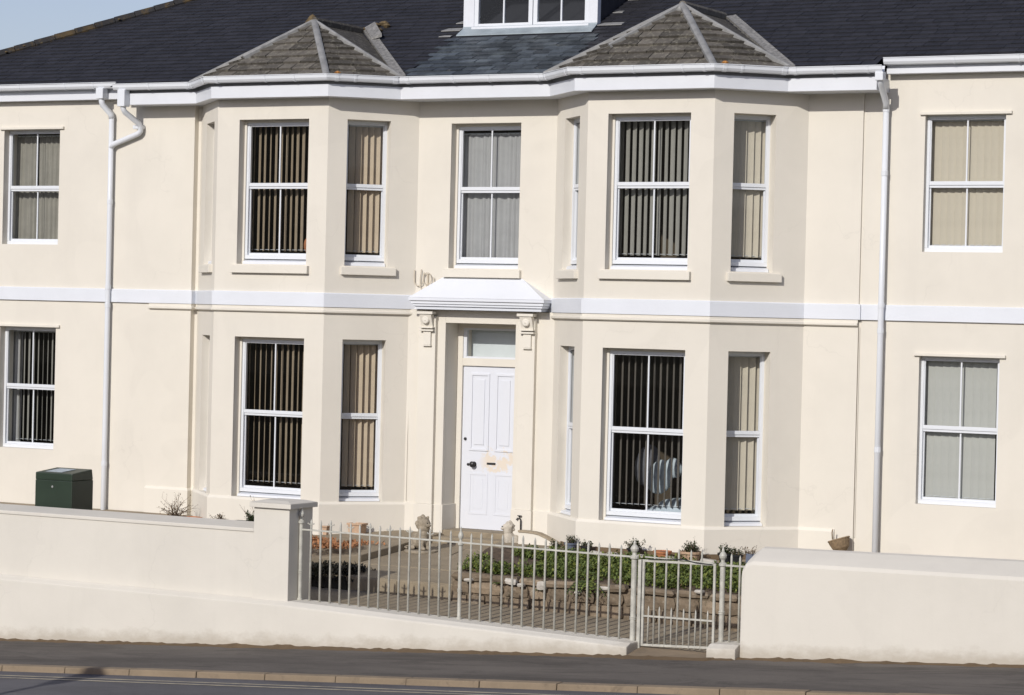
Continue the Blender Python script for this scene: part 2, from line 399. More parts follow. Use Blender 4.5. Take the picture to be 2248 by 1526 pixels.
# dirt and weeds gathered where the wall meets the pavement
mb = MB(); pts = []
x = -11.0
while x < 13:
    gap = False
    yw = -4.87 if 4.46 < x < 5.44 else -4.805 if x < 4.5 else (-4.80 if x < 5.72 else -4.72)
    z = GZ(x, 0); wdt = .045+.10*abs(noise.noise(Vector((x*1.7, 0, 0))))+.05*random.random()**2
    if x < 4.5: pass
    pts.append((x, yw, z, wdt, gap)); x += .06
for i in range(len(pts)-1):
    a, b = pts[i], pts[i+1]
    if a[4] or b[4]: continue
    ha, hb = .004+a[3]*.30, .004+b[3]*.30
    mb.add([(a[0], a[1]+.03, a[2]+ha), (b[0], b[1]+.03, b[2]+hb), (b[0], b[1]-b[3], b[2]-.004), (a[0], a[1]-a[3], a[2]-.004)], [(0, 3, 2, 1)])
mb.build('dirt_strip', 'dirt', kind='stuff', label='brown line of dirt and moss gathered at the foot of the painted wall', category='dirt')

# ------------------------------------------------------------ the house
H = thing('house', 'long cream rendered two storey house with two canted bays and dark slate roof', 'house')
s2 = S2
ZT = 5.56
UPB = (3.36, 5.235); LOB = (.33, 2.415)
mb = MB()
panel(mb, frameT((0, -.09), (1, 0)), -9.5, -4.35, -1.6, ZT+.12, [(-7.6, -6.62, 3.605, 5.207), (-7.6, -6.62, .743, 2.445)])
mb.box(-9.5, -9.2, -.08, 9, -1.6, ZT)
mb.build('wall', 'cream', H)
mb = MB()
panel(mb, frameT((0, 0), (1, 0)), -.90, 1.10, -1.2, ZT, [(-.42, .59, 3.36, 5.215), (-.405, .612, 0, 2.66)])
mb.build('wall', 'cream', H)
MB().box(-4.40, -4.301, 0, .28, -1.2, ZT).build('wall', 'cream', H)
mb = MB()
panel(mb, frameT((0, 0), (1, 0)), 4.47, 5.16, -1.2, ZT, [])
mb.build('wall', 'cream', H)
mb = MB()
panel(mb, frameT((0, .03), (1, 0)), 5.161, 14, -1.2, ZT+.2, [(5.915, 6.885, 3.637, 5.23), (5.915, 6.885, .687, 2.415)])
mb.build('wall', 'cream', H)
bays = []
for bx0, bx1, bx2, bx3, lu in ((-4.30, -3.45, -1.75, -.90, (.39, .96)), (1.10, 1.95, 3.62, 4.47, (.33, .90))):
    mb = MB(); Lc = .85/s2
    TL, TF, TR = frameT((bx0, 0), (1, -1)), frameT((bx1, -.85), (1, 0)), frameT((bx2, -.85), (1, 1))
    fw0 = (.34, 1.41) if bx0 < 0 else (.275, 1.365)
    Wl = (lu[0], lu[1]); Wr = (.252, .825) if bx0 < 0 else (.248, .785)
    panel(mb, TL, 0, Lc, -1.2, ZT, [(*Wl, *UPB), (*Wl, *LOB)], .26)
    panel(mb, TF, 0, bx2-bx1, -1.2, ZT, [(*fw0, *UPB), (*fw0, *LOB)], .26)
    panel(mb, TR, 0, Lc, -1.2, ZT, [(*Wr, *UPB), (*Wr, *LOB)], .26)
    mb.build('bay_wall', 'cream', H)
    bays.append((TL, TF, TR, Wl, fw0, Wr))
# rooms behind the windows, painted dark to stand for dim indoor light
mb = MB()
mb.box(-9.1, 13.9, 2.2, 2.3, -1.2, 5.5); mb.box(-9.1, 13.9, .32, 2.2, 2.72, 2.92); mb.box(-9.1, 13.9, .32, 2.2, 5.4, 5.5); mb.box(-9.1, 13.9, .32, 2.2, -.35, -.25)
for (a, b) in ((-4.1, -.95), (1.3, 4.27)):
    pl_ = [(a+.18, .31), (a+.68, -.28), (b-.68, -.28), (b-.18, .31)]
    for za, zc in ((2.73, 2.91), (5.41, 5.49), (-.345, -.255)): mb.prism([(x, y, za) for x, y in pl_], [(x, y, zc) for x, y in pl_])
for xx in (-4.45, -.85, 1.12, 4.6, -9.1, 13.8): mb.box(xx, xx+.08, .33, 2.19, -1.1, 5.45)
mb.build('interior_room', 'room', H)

def window(T, u0, u1, z0, z1, rec=.13, bot=.14, zm=None, sill=None, cream=.032, drip=False, hasblind=None, top=.045):
    """a two sash window: window (outer frame) > box_frame, sash_rail, glazing_bar, pane, cill, sill"""
    f = .036; c = cream
    zm = zm or (z0+bot+z1-.07)/2+.0
    a, b = u0+c, u1-c; d = z1-(c if c else .0)
    W = MB(T)
    def ring(W, a, b, z0, z1, wd, y0, y1, bt=None):
        bt = bt or wd
        W.box(a, a+wd, y0, y1, z0+bt, z1-wd); W.box(b-wd, b, y0, y1, z0+bt, z1-wd); W.box(a, b, y0, y1, z1-wd, z1)
        W.box(a, b, y0, y1, z0, z0+bt)
    ring(W, a, b, z0+max(bot-.07, 0)*1, d, f, rec+.02, rec+.09, .05)
    win = W.build('window', 'upvc', H, bev=.004)
    if c:
        B = MB(T); ring(B, u0+.001, u1-.001, z0+.001, z1-.001, c, rec, rec+.10)
        B.build('box_frame', 'cream_trim', win)
    if bot > .08:
        B = MB(T); zz = z0+bot-.07
        B.hexa([(a, rec-.035, z0+.002), (b, rec-.035, z0+.002), (b, rec+.088, z0+.002), (a, rec+.088, z0+.002), (a, rec-.03, zz-.03), (b, rec-.03, zz-.03), (b, rec+.088, zz-.001), (a, rec+.088, zz-.001)])
        B.build('cill', 'white', win, bev=.004)
    g0, g1 = a+f, b-f; gz0, gz1 = z0+max(bot-.07, 0)+.05, d-f
    # upper sash in front, lower sash behind
    B = MB(T); ring(B, g0, g1, zm-.02, gz1, .014, rec+.028, rec+.055, .045); B.build('upper_sash', 'upvc', win, bev=.003)
    B = MB(T); ring(B, g0, g1, gz0, zm-.005, .014, rec+.058, rec+.085, .03); B.box(g0, g1, rec+.04, rec+.07, zm-.05, zm-.021); B.build('lower_sash', 'upvc', win, bev=.003)
    mid = (g0+g1)/2
    wide = (u1-u0) > .75
    i0, i1 = g0+.014, g1-.014
    for (za, zb, v) in ((zm+.025, gz1-.014, rec+.042), (gz0+.03, zm-.027, rec+.072)):
        if wide:
            MB(T).box(mid-.009, mid+.009, v-.008, v+.008, za, zb).build('glazing_bar', 'upvc', win)
            spans = ((i0, mid-.009), (mid+.009, i1))
        else: spans = ((i0, i1),)
        for (p, q) in spans:
            MB(T).poly([(p, v, za), (q, v, za), (q, v, zb), (p, v, zb)]).build('pane', 'glass', win)
    if sill:
        MB(T).hexa([(sill[0], -.055, 3.245), (sill[1], -.055, 3.245), (sill[1], rec, 3.245), (sill[0], rec, 3.245), (sill[0], -.055, 3.345), (sill[1], -.055, 3.345), (sill[1], rec, 3.359), (sill[0], rec, 3.359)]).build('sill', 'cream_trim', win, bev=.006)
    if drip:
        B = MB(T); B.box(u0-.06, u1+.075, -.035, .0, z1+.004, z1+.04); B.build('drip_mould', 'cream_trim', win, bev=.006)
    return win
slat_cache = {}
def blind(T, u0, u1, z0, z1, v, mat, ang, label, n=None, jit=7, group='vertical blinds in the windows', skip=(), wd=.089):
    o3 = T @ Vector(((u0+u1)/2, v, z0))
    d = T.to_3x3() @ Vector((1, 0, 0)); rz = math.atan2(d.y, d.x)
    t = thing('vertical_blind', label, 'blind', o3, rz, group)
    h = z1-z0; key = (round(h, 3), mat, wd)
    if key not in slat_cache:
        s = MB(); k = 4
        pts = [(-wd/2+wd*i/k, .006*math.cos(math.pi*(i/k-.5))) for i in range(k+1)]
        vs = [(x, y, .02) for x, y in pts]+[(x, y, h) for x, y in pts]+[(x, y+.0015, .02) for x, y in pts]+[(x, y+.0015, h) for x, y in pts]
        fs = [(i, i+1, k+2+i, k+1+i) for i in range(k)]+[(2*(k+1)+i, 3*(k+1)+i, 3*(k+1)+i+1, 2*(k+1)+i+1) for i in range(k)]
        s.add(vs, fs); slat_cache[key] = s.mesh('slat', M[mat])
    n = n or max(3, int((u1-u0)/.082)); L = u1-u0
    for i in range(n):
        if i in skip: continue
        a = ang+random.uniform(-jit, jit)
        link('slat', slat_cache[key], t, (-L/2+L*(i+.5)/n+random.uniform(-.003, .003), 0, 0), R_(a))
    MB().box(-L/2, L/2, -.02, .02, h-.001, h+.035).build('headrail', 'upvc', t)
    # bottom chain
    MB().box(-L/2, L/2, -.002, .002, .035, .040).build('bead_chain', 'upvc', t)
    return t
def curtain(T, u0, u1, z0, z1, v, mat, label, panels, group=None, amp=.018, wl=.075):
    o3 = T @ Vector(((u0+u1)/2, v, z0)); t = thing('curtain', label, 'curtain', o3, 0, group)
    for (a, b, tz) in panels:
        m_ = MB(); n = int((b-a)/.012); zs = [0, .3, .7, 1]
        vs = []
        for j, zf in enumerate(zs):
            for i in range(n+1):
                uu = a+(b-a)*i/n; ph = 1.3*noise.noise(Vector((uu*5, 0, 0)))
                vs.append((uu-(u0+u1)/2+.01*zf*math.sin(uu*9), amp*math.sin(uu/wl*2*math.pi+ph*3)*(1-.3*zf)+.008*noise.noise(Vector((uu*9, zf, 3))), (z1-z0)*zf))
        fs = [(j*(n+1)+i, j*(n+1)+i+1, (j+1)*(n+1)+i+1, (j+1)*(n+1)+i) for j in range(3) for i in range(n)]
        m_.add(vs, fs); m_.build('curtain_panel', mat, t, smooth=True)
    MB().tube([((u0-u1)/2, 0, z1-z0), ((u1-u0)/2, 0, z1-z0)], .012, 6).build('curtain_rail', 'upvc', t)
    return t

TW, TC, TE = frameT((0, -.09), (1, 0)), frameT((0, 0), (1, 0)), frameT((0, .03), (1, 0))
window(TW, -7.6, -6.62, 3.605, 5.207, .09, .05, 4.405, cream=0, drip=True)
window(TW, -7.6, -6.62, .743, 2.445, .09, .05, 1.62, cream=0, drip=True)
window(TE, 5.915, 6.885, 3.637, 5.23, .06, .05, 4.44, cream=0, drip=True)
window(TE, 5.915, 6.885, .687, 2.415, .06, .05, 1.585, cream=0, drip=True)
window(TC, -.42, .59, 3.36, 5.215, .13, .14, 4.385, sill=(-.48, .64))
for bi, (TL, TF, TR, Wl, Wf, Wr) in enumerate(bays):
    window(TF, *Wf, *UPB, .122, .14, 4.395, sill=(Wf[0]-.07, Wf[1]+.05)); window(TF, *Wf, *LOB, .122, .13, 1.44)
    window(TR, *Wr, *UPB, .14, .14, 4.395, cream=.006, sill=(Wr[0]-.05, Wr[1]+.10)); window(TR, *Wr, *LOB, .14, .13, 1.44, cream=.006)
    window(TL, *Wl, *UPB, .09, .14, 4.395, cream=0, sill=(Wl[0]-.09, Wl[1]+.07)); window(TL, *Wl, *LOB, .09, .13, 1.44, cream=0)
def B(T, W, Z, v, mat, ang, label, **k):
    d = (-.09, -.07) if W[1]-W[0] > .8 else (.09, .10)
    return blind(T, W[0]+d[0], W[1]+d[1], Z[0]+.16, Z[1]-.07, .315 if W[1]-W[0] > .8 else .262, mat, ang, label, **k)
b0, b1 = bays
B(b0[1], b0[4], UPB, .33, 'slat_brown', -40, 'half open brown vertical blind in the upper front window of the left bay', n=13)
B(b0[2], b0[5], UPB, .30, 'slat_beige', -38, 'beige slatted blind in the upper right side window of the left bay', n=7)
B(b0[1], b0[4], LOB, .33, 'slat_brown', -45, 'brown vertical blind in the ground floor front window of the left bay', n=13)
B(b0[2], b0[5], LOB, .30, 'slat_beige', -40, 'beige slatted blind in the ground floor side window of the left bay', n=7)
B(b1[1], b1[4], UPB, .33, 'slat_grey', -36, 'grey open vertical blind in the upper front window of the right bay', n=13)
B(b1[2], b1[5], UPB, .30, 'slat_cream', -22, 'pale nearly closed blind in the upper right side window of the right bay', n=6)
B(b1[1], b1[4], LOB, .33, 'slat_dark', -52, 'thin dark open blind hanging before white bedding in the right bay', n=13, jit=3)
B(b1[2], b1[5], LOB, .30, 'slat_cream', -25, 'beige nearly closed blind in the ground floor side window of the right bay', n=6)
blind(TW, -7.52, -6.70, .82, 2.38, .3, 'slat_grey', -42, 'grey vertical blind beside a pale curtain in the far left ground floor window', n=10)
curtain(TW, -7.74, -6.70, .80, 2.38, .34, 'net', 'pale curtain hanging at the left of the far left ground floor window', [(-7.74, -7.46, 0)])
curtain(TW, -7.76, -6.70, 3.66, 5.14, .30, 'curtain', 'pair of taupe curtains with a dark gap in the far left upper window', [(-7.75, -7.245, 0), (-7.20, -6.70, 0)])
curtain(TC, -.52, .53, 3.5, 5.10, .30, 'net', 'closed grey net curtain in the small window above the front door', [(-.52, .53, 0)], wl=.09)
blind(TE, 5.89, 6.83, 3.69, 5.17, .20, 'slat_cream', 10, 'closed beige blind in the far right upper window', n=11, jit=3, wd=.089)
blind(TE, 5.87, 6.79, .74, 2.36, .20, 'slat_pale', 7, 'closed pale grey green blind in the far right ground floor window', n=10, jit=2, wd=.095)
# things seen inside
def blob(name, label, cat, parts, mat, vox=.02, noise_s=0, group=None, parent=None, rot=0, loc=(0, 0, 0)):
    bm = bmesh.new()
    for (c, r, *rt) in parts:
        mtx = Matrix.Translation(c)
        if rt: mtx = mtx @ Matrix.Rotation(R_(rt[0]), 4, 'Y' if len(rt) < 2 else rt[1])
        mtx = mtx @ Matrix.Diagonal((*r, 1))
        bmesh.ops.create_icosphere(bm, subdivisions=3, radius=1, matrix=mtx)
    me = bpy.data.meshes.new(name); bm.to_mesh(me); bm.free(); me.materials.append(M[mat])
    for p in me.polygons: p.use_smooth = True
    o = link(name, me, parent, loc, rot)
    if label: tag(o, label, cat, group)
    rm = o.modifiers.new('remesh', 'REMESH'); rm.mode = 'VOXEL'; rm.voxel_size = vox; rm.use_smooth_shade = True
    if noise_s:
        tx = bpy.data.textures.new(name, 'CLOUDS'); tx.noise_scale = noise_s*3
        dm = o.modifiers.new('disp', 'DISPLACE'); dm.texture = tx; dm.strength = noise_s; dm.mid_level = .5
    return o
bedding = simple('pale_blue_bedding', (.55, .62, .68), .8, .1, 8, .4, .01, 12); M['bedding'] = bedding
grey_cloth = simple('grey_cloth', (.14, .14, .16), .9, .2, 8, 0); M['grey_cloth'] = grey_cloth
blob('pillow', 'pale blue pillow seen through the blind of the right bay', 'pillow', [((2.80, -.36, .86), (.17, .08, .22), 20), ((2.98, -.33, .98), (.10, .07, .13), -25)], 'bedding', .02, .03)
blob('pillow', 'dark grey pillow leaning behind the blind of the right bay', 'pillow', [((2.58, -.25, .98), (.17, .08, .27), 10)], 'grey_cloth', .02, .03)
blob('duvet', 'pale blue duvet heaped low in the right bay window', 'duvet', [((3.06, -.34, .42), (.34, .2, .2), 0), ((2.85, -.34, .38), (.3, .2, .14), 0)], 'bedding', .025, .03)
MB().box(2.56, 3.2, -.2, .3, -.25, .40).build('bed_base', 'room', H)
blob('vase', 'small orange vase on the inner sill of the left bay upper window', 'vase', [((-2.24, -.50, 3.62), (.06, .05, .1)), ((-2.23, -.5, 3.75), (.03, .03, .07))], 'terracotta', .012)

# ---- band, mouldings, plinth
pathL = [(-9.52, -.09), (-4.35, -.09), (-4.35, 0), (-4.30, 0), (-3.45, -.85), (-1.75, -.85), (-.90, 0), (-.80, 0)]
pathR = [(1.09, .01), (1.10, 0), (1.95, -.85), (3.62, -.85), (4.47, 0), (5.16, 0), (5.16, .03), (13.9, .03)]
for p in (pathL, pathR):
    MB().sweep(p, [(-.01, 2.825), (.032, 2.825), (.032, 2.995), (.012, 3.008), (-.01, 3.008)]).build('string_course', 'band', H)
def cutpath(p, a=None, b=None):
    q = list(p)
    if a is not None: q = [a]+[x for x in q if x[0] > a[0]]
    if b is not None: q = [x for x in q if x[0] < b[0]]+[b]
    return q
mprof = [(-.01, 2.745), (.028, 2.745), (.042, 2.757), (.042, 2.778), (.02, 2.79), (.02, 2.825-.002), (-.01, 2.823)]
for p in (cutpath(pathL, (-5.03, -.09), None), cutpath(pathR, None, (5.16, 0))):
    MB().sweep(p, mprof).build('moulding', 'cream_trim', H)
pp = [(-.01, -1.0), (.035, -1.0), (.035, .30), (.012, .332), (-.01, .332)]
for p in ([(-5.03, -.09)]+pathL[1:-1]+[(-.90, .0)][:0], pathR[:5]+[(4.93, 0)]):
    MB().sweep(p, pp).build('plinth', 'cream_trim', H)

# ---- porch surround, pilasters, hood
mb = MB()
mb.box(-.965, -.405, -.06, -.001, -.3, 2.823); mb.box(.612, 1.165, -.06, -.001, -.3, 2.823); mb.box(-.405, .612, -.06, -.001, 2.66, 2.823)
mb.build('door_surround', 'cream', H, bev=.004)
mb = MB(); mb.box(-.37, .58, -.028, .0, 2.7, 2.73)
MB().box(-.975, -.403, -.085, -.0605, -.3, .33).build('plinth', 'cream_trim', H, bev=.008)
MB().box(.610, 1.175, -.085, -.0605, -.3, .33).build('plinth', 'cream_trim', H, bev=.008)
MB().box(-.405, -.380, -.083, .27, -.3, .328).build('plinth', 'cream_trim', H, bev=.006)
for (a, b) in ((-.768, -.519), (.694, .918)):
    p = MB().box(a, b, -.12, -.0605, .331, 2.74).build('pilaster', 'cream_trim', H, bev=.004)
    MB().box(a-.012, b+.012, -.135, -.087, -.3, .33).build('pilaster_base', 'cream_trim', p, bev=.008)
    c = (a+b)/2+.015; k = MB()
    k.box(c-.115, c+.115, -.225, -.1205, 2.765, 2.80)
    k.hexa([(c-.085, -.15, 2.60), (c+.085, -.15, 2.60), (c+.085, -.1205, 2.60), (c-.085, -.1205, 2.60), (c-.085, -.21, 2.76), (c+.085, -.21, 2.76), (c+.085, -.1205, 2.76), (c-.085, -.1205, 2.76)])
    k.box(c-.10, c+.10, -.185, -.1205, 2.585, 2.603); k.box(c-.10, c+.10, -.175, -.1205, 2.548, 2.57)
    k.box(c-.055, c+.055, -.150, -.1205, 2.37, 2.545); k.box(c-.06, c+.06, -.155, -.1205, 2.355, 2.368)
    br = k.build('console_bracket', 'cream_trim', p, bev=.004)
    MB(Matrix.Translation((c, -.19, 2.69)) @ Matrix.Rotation(R_(90), 4, 'X')).lathe((0, 0, -.012), [(.05, 0), (.052, .02), (.035, .03), (.02, .022), (.012, .03), (.004, .034)], 16).build('scroll', 'cream_trim', p, smooth=True)
hx0, hx1, hy = -.84, 1.09, -.245
hm = MB()
hp = [(0, 2.828), (-.055, 2.828), (-.055, 2.862), (-.03, 2.87), (-.03, 2.895), (-.012, 2.90), (-.012, 2.93), (.012, 2.94), (.012, 2.975), (-.20, 2.975), (-.20, 2.828)]
hm.sweep([(hx0, -.002), (hx0, hy), (hx1, hy), (hx1, -.002)], [(o, z) for o, z in hp])
hm.box(hx0+.06, hx1-.06, hy+.06, -.003, 2.83, 2.97)
hood = hm.build('door_hood', 'band', H)
MB().add([(hx0-.012, -.002, 2.977), (hx0-.012, hy-.012, 2.977), (hx1+.012, hy-.012, 2.977), (hx1+.012, -.002, 2.977), (-.50, -.002, 3.24), (.66, -.002, 3.24)],
    [(1, 2, 5, 4), (0, 1, 4), (2, 3, 5), (0, 4, 5, 3), (0, 3, 2, 1)]).build('hood_roof', 'band', hood)
# ---- front door
D = MB(); D.box(-.325, .545, .30, .345, .012, 2.108)
door = D.build('door', 'door', H)
F = MB(); F.box(-.404, -.328, .27, .36, .0, 2.66); F.box(.548, .611, .27, .36, .0, 2.66); F.box(-.328, .548, .27, .36, 2.112, 2.21); F.box(-.328, .548, .27, .47, 2.60, 2.66); F.box(-.404, -.30, .361, .47, 2.1, 2.6); F.box(.52, .61, .361, .47, 2.1, 2.6); F.box(-.30, .52, .361, .47, 2.1, 2.209)
F.build('door_frame', 'cream_trim', H, bev=.004)
F = MB()
for (a, b, c, d) in ((-.328, -.28, 2.21, 2.60), (.50, .548, 2.21, 2.60), (-.28, .50, 2.21, 2.235), (-.28, .50, 2.575, 2.60)): F.box(a, b, .285, .33, c, d)
fl = F.build('fanlight', 'white', H, bev=.003)
MB().poly([(-.30, .45, 2.21), (.52, .45, 2.21), (.52, .45, 2.60), (-.30, .45, 2.60)]).build('pane', 'frosted', fl)
for (a, b, c, d) in ((-.215, .065, 1.02, 2.02), (.155, .435, 1.02, 2.02), (-.215, .065, .20, .74), (.155, .435, .20, .74)):
    P = MB(); w_ = .03; dp = .288 if c > 1 else .2955
    P.box(a, b, dp, .2995, c, c+w_); P.box(a, b, dp, .2995, d-w_, d); P.box(a, a+w_, dp, .2995, c+w_, d-w_); P.box(b-w_, b, dp, .2995, c+w_, d-w_)
    P.box(a+.07, b-.07, dp+.003, .2995, c+.08, d-.08)
    P.build('door_panel', 'door', door, bev=.003)
MB(Matrix.Translation((-.14, .30, .845)) @ Matrix.Rotation(R_(90), 4, 'X')).lathe((0, 0, 0), [(.036, 0), (.036, .006), (.014, .012), (.014, .035), (.034, .045), (.04, .06), (.03, .074), (.008, .08)], 16).build('knob', 'black_metal', door, smooth=True)
MB(Matrix.Translation((-.225, .30, .84)) @ Matrix.Rotation(R_(90), 4, 'X')).lathe((0, 0, 0), [(.018, 0), (.018, .01), (.006, .012)], 12).build('keyhole', 'black_metal', door)
MB(Matrix.Translation((-.275, .30, 1.168)) @ Matrix.Rotation(R_(90), 4, 'X')).lathe((0, 0, 0), [(.02, 0), (.02, .012), (.006, .014)], 12).build('lock', 'black_metal', door)
MB().box(.05, .175, .290, .2995, .850, .876).build('letterbox', 'black_metal', door, bev=.003)
mb = MB(); mb.box(-.42, .63, -.06, .34, -.12, 0.008); mb.build('doorstep', 'concrete', H, bev=.012)
mb = MB(); mb.box(-.46, .70, -.34, -.065, -.22, -.062); mb.build('doorstep', 'concrete', H, bev=.012)

# ---- scroll bracket on the wall left of the hood
wb = MB(); T0 = Vector((-.775, -.03, 3.20))
def arc(c, r, a0, a1, n=10, sq=1): return [Vector((c[0]+r*math.cos(R_(a0+(a1-a0)*i/n)), -.03, c[1]+sq*r*math.sin(R_(a0+(a1-a0)*i/n)))) for i in range(n+1)]
wb.tube([Vector((-.90, -.03, 3.33))]+arc((-.835, 3.19), .065, 180, 330)+[Vector((-.76, -.03, 3.30))], .0065, 6)
wb.tube([Vector((-.80, -.03, 3.34)), Vector((-.815, -.03, 3.22))]+arc((-.755, 3.14), .06, 180, 330, 10, 1.2), .0065, 6)
wb.tube(arc((-.665, 3.14), .06, 210, 380, 10, 1.2)+[Vector((-.615, -.03, 3.24))], .0065, 6)
wb.tube(arc((-.71, 3.22), .06, 0, 360, 14, 1.3), .006, 6)
wb.box(-.725, -.70, -.022, -.0005, 3.12, 3.28)
wb.build('scroll_bracket', 'scroll_paint', H, smooth=False)
MB().tube([(-.93, -.008, 2.735), (-.93, -.07, 1.2), (-.93, -.07, .35)], .005, 5).build('cable', 'cream_trim', H)
MB().tube([(5.172, .02, 2.735), (5.172, .02, .25)], .006, 5).build('cable', 'cream_trim', H)

# ---- eaves
EV = [(-5.23, -.40), (-4.12, -.40), (-3.43, -1.05), (-1.64, -1.05), (-.95, -.40), (1.19, -.40), (1.86, -1.05), (3.69, -1.05), (4.36, -.40), (5.46, -.40)]
mb = MB(); n = len(EV)
bot = [(x, y, 5.50) for x, y in EV]+[(5.46, .05, 5.50), (-5.23, .05, 5.50)]; top = [(x, y, 5.655) for x, y, z in bot]
mb.prism(bot, top); mb.build('fascia', 'white', H, bev=.004)
mb = MB(); mb.sweep(EV, [(-.04, 5.657), (.0-.04, 5.735), (-.10, 5.735), (-.10, 5.657)]); mb.build('eaves_board', 'eaves_shade', H)  # board coloured grey for the shadow band under the gutter
mb = MB(); mb.box(-9.85, -5.50, -.21, -.095, 5.60, 5.682); mb.box(-9.85, -5.50, -.19, -.09, 5.684, 5.79); mb.build('fascia', 'white', H, bev=.004)
mb = MB(); mb.box(-5.50, -5.232, -.16, -.092, 5.60, 5.66); mb.build('fascia', 'white', H)
mb = MB(); mb.box(5.47, 14, -.10, .028, 5.712, 5.775); mb.box(5.47, 14, -.085, .028, 5.777, 5.86); mb.build('fascia', 'white', H, bev=.004)
gp = [(.0, .078), (.008, .078), (.012, .03), (.03, .008), (.06, .0), (.09, .01), (.108, .038), (.112, .080), (.120, .080), (.120, .088), (.100, .088), (.100, .042), (.085, .018), (.06, .010), (.032, .018), (.02, .04), (.0, .086)]
def gutter(path, z, off=.0):
    g = MB().sweep(path, [(o+off, z+h) for o, h in gp]).build('gutter', 'upvc', H)
    return g
GE = [(x, y) for x, y in EV]; GE[0] = (-5.42, -.40); GE[-1] = (5.56, -.40)
gutter(GE, 5.69, .005); gutter([(-9.9, -.22), (-5.50, -.22)], 5.735, 0); gutter([(5.46, -.09), (14, -.09)], 5.808, 0)
def collars(path, z, off, ts):
    """union brackets round the gutter"""
    pr = [(o*1.06-.002+off, z-.006+h*1.04) for o, h in gp]
    for (i, t, wdt) in ts:
        a, b = Vector(path[i]), Vector(path[i+1]); d = (b-a).normalized(); c = a+(b-a)*t
        MB().sweep([tuple(c-d*wdt/2), tuple(c+d*wdt/2)], pr).build('gutter_bracket', 'upvc', H)
collars(GE, 5.69, .005, [(0, .45, .03), (0, .93, .05), (1, .12, .05), (1, .9, .05), (2, .08, .05), (2, .5, .025), (2, .75, .025), (3, .1, .05), (3, .35, .03), (3, .9, .06), (4, .07, .05), (4, .38, .025), (4, .62, .025), (4, .94, .05),
    (5, .1, .05), (5, .9, .05), (6, .07, .04), (6, .45, .025), (6, .8, .025), (6, .95, .04), (7, .1, .05), (7, .33, .03), (7, .9, .06), (8, .1, .05), (8, .5, .025), (8, .85, .03)])
collars([(-9.9, -.22), (-5.50, -.22)], 5.735, 0, [(0, .62, .025), (0, .80, .025), (0, .91, .025)])
collars([(5.46, -.09), (14, -.09)], 5.808, 0, [(0, .1, .025), (0, .19, .025)])
# downpipes
def sq(p, r, name='downpipe', par=H): return MB().tube(p, r, 12).build(name, 'upvc', par, smooth=True)
dpl = MB()
dpl.tube([(-5.69, -.155, 5.36), (-5.69, -.155, 4.0), (-5.69, -.155, 1.0), (-5.69, -.155, -1.2)], .036, 14)
dpl = dpl.build('downpipe', 'upvc', H, smooth=True)
for z in (3.03, 2.78, .6, 4.2): MB().lathe((-5.69, -.155, z-.03), [(.041, 0), (.041, .06)], 12).build('pipe_bracket', 'upvc', dpl)
sq([(-5.77, -.28, 5.74), (-5.77, -.28, 5.56), (-5.76, -.275, 5.52), (-5.70, -.16, 5.40), (-5.69, -.155, 5.34)], .042, 'swan_neck', dpl)
MB().box(-5.83, -5.71, -.345, -.225, 5.60, 5.745).build('outlet', 'upvc', dpl, bev=.008)
dp2 = sq([(-5.27, -.46, 5.62), (-5.27, -.46, 5.44), (-5.26, -.44, 5.40), (-5.20, -.19, 5.26), (-5.195, -.16, 5.20), (-5.20, -.155, 5.16), (-5.23, -.155, 5.13), (-5.64, -.155, 4.99), (-5.69, -.155, 4.94)], .038, 'downpipe')
MB().box(-5.33, -5.21, -.525, -.40, 5.47, 5.70).build('outlet', 'upvc', dp2, bev=.01)
MB().box(-5.30, -5.17, -.20, -.092, 5.19, 5.24).build('pipe_bracket', 'upvc', dp2, bev=.008)
dp3 = sq([(5.46, -.055, 5.30), (5.46, -.055, 3), (5.46, -.055, -1.0)], .036)
sq([(5.53, -.46, 5.70), (5.53, -.46, 5.62), (5.52, -.42, 5.57), (5.465, -.09, 5.38), (5.46, -.055, 5.30)], .040, 'swan_neck', dp3)
MB().box(5.475, 5.575, -.515, -.405, 5.60, 5.70).build('outlet', 'upvc', dp3, bev=.01)
for z in (4.55, 3.0, 2.70, 1.3, 5.3): MB().lathe((5.46, -.055, z-.03), [(.041, 0), (.041, .06)], 12).build('pipe_bracket', 'upvc', dp3)

# ------------------------------------------------------------ roof
TP = .488
rz_ = lambda y: 5.735+TP*(y+.5)
mb = MB(); RY = 4.0; RZ = rz_(RY)
mb.poly([(-9.7, -.34, rz_(-.34)), (-5.48, -.34, rz_(-.34)), (-5.48, -.5, rz_(-.5)), (5.44, -.5, rz_(-.5)), (5.44, -.2, rz_(-.2)), (14.3, -.2, rz_(-.2)), (14.3, RY, RZ), (-5.2, RY, RZ)])
mb.poly([(-9.7, -.34, rz_(-.34)), (-5.2, RY, RZ), (-9.9, 8.9, 5.6)]); mb.poly([(-9.9, 8.9, 5.6), (-5.2, RY, RZ), (14.3, RY, RZ), (14.3, 8.9, 5.6)])
roof = mb.build('roof', 'slate', H)
def hipx(y): return -9.7+(y+.5)
def clip(poly, a, b, c):       # keep a*x+b*y+c >= 0
    out = []
    for i in range(len(poly)):
        p, q = poly[i], poly[(i+1) % len(poly)]; fp, fq = a*p[0]+b*p[1]+c, a*q[0]+b*q[1]+c
        if fp >= 0: out.append(p)
        if (fp >= 0) != (fq >= 0):
            t = fp/(fp-fq); out.append((p[0]+(q[0]-p[0])*t, p[1]+(q[1]-p[1])*t))
    return out
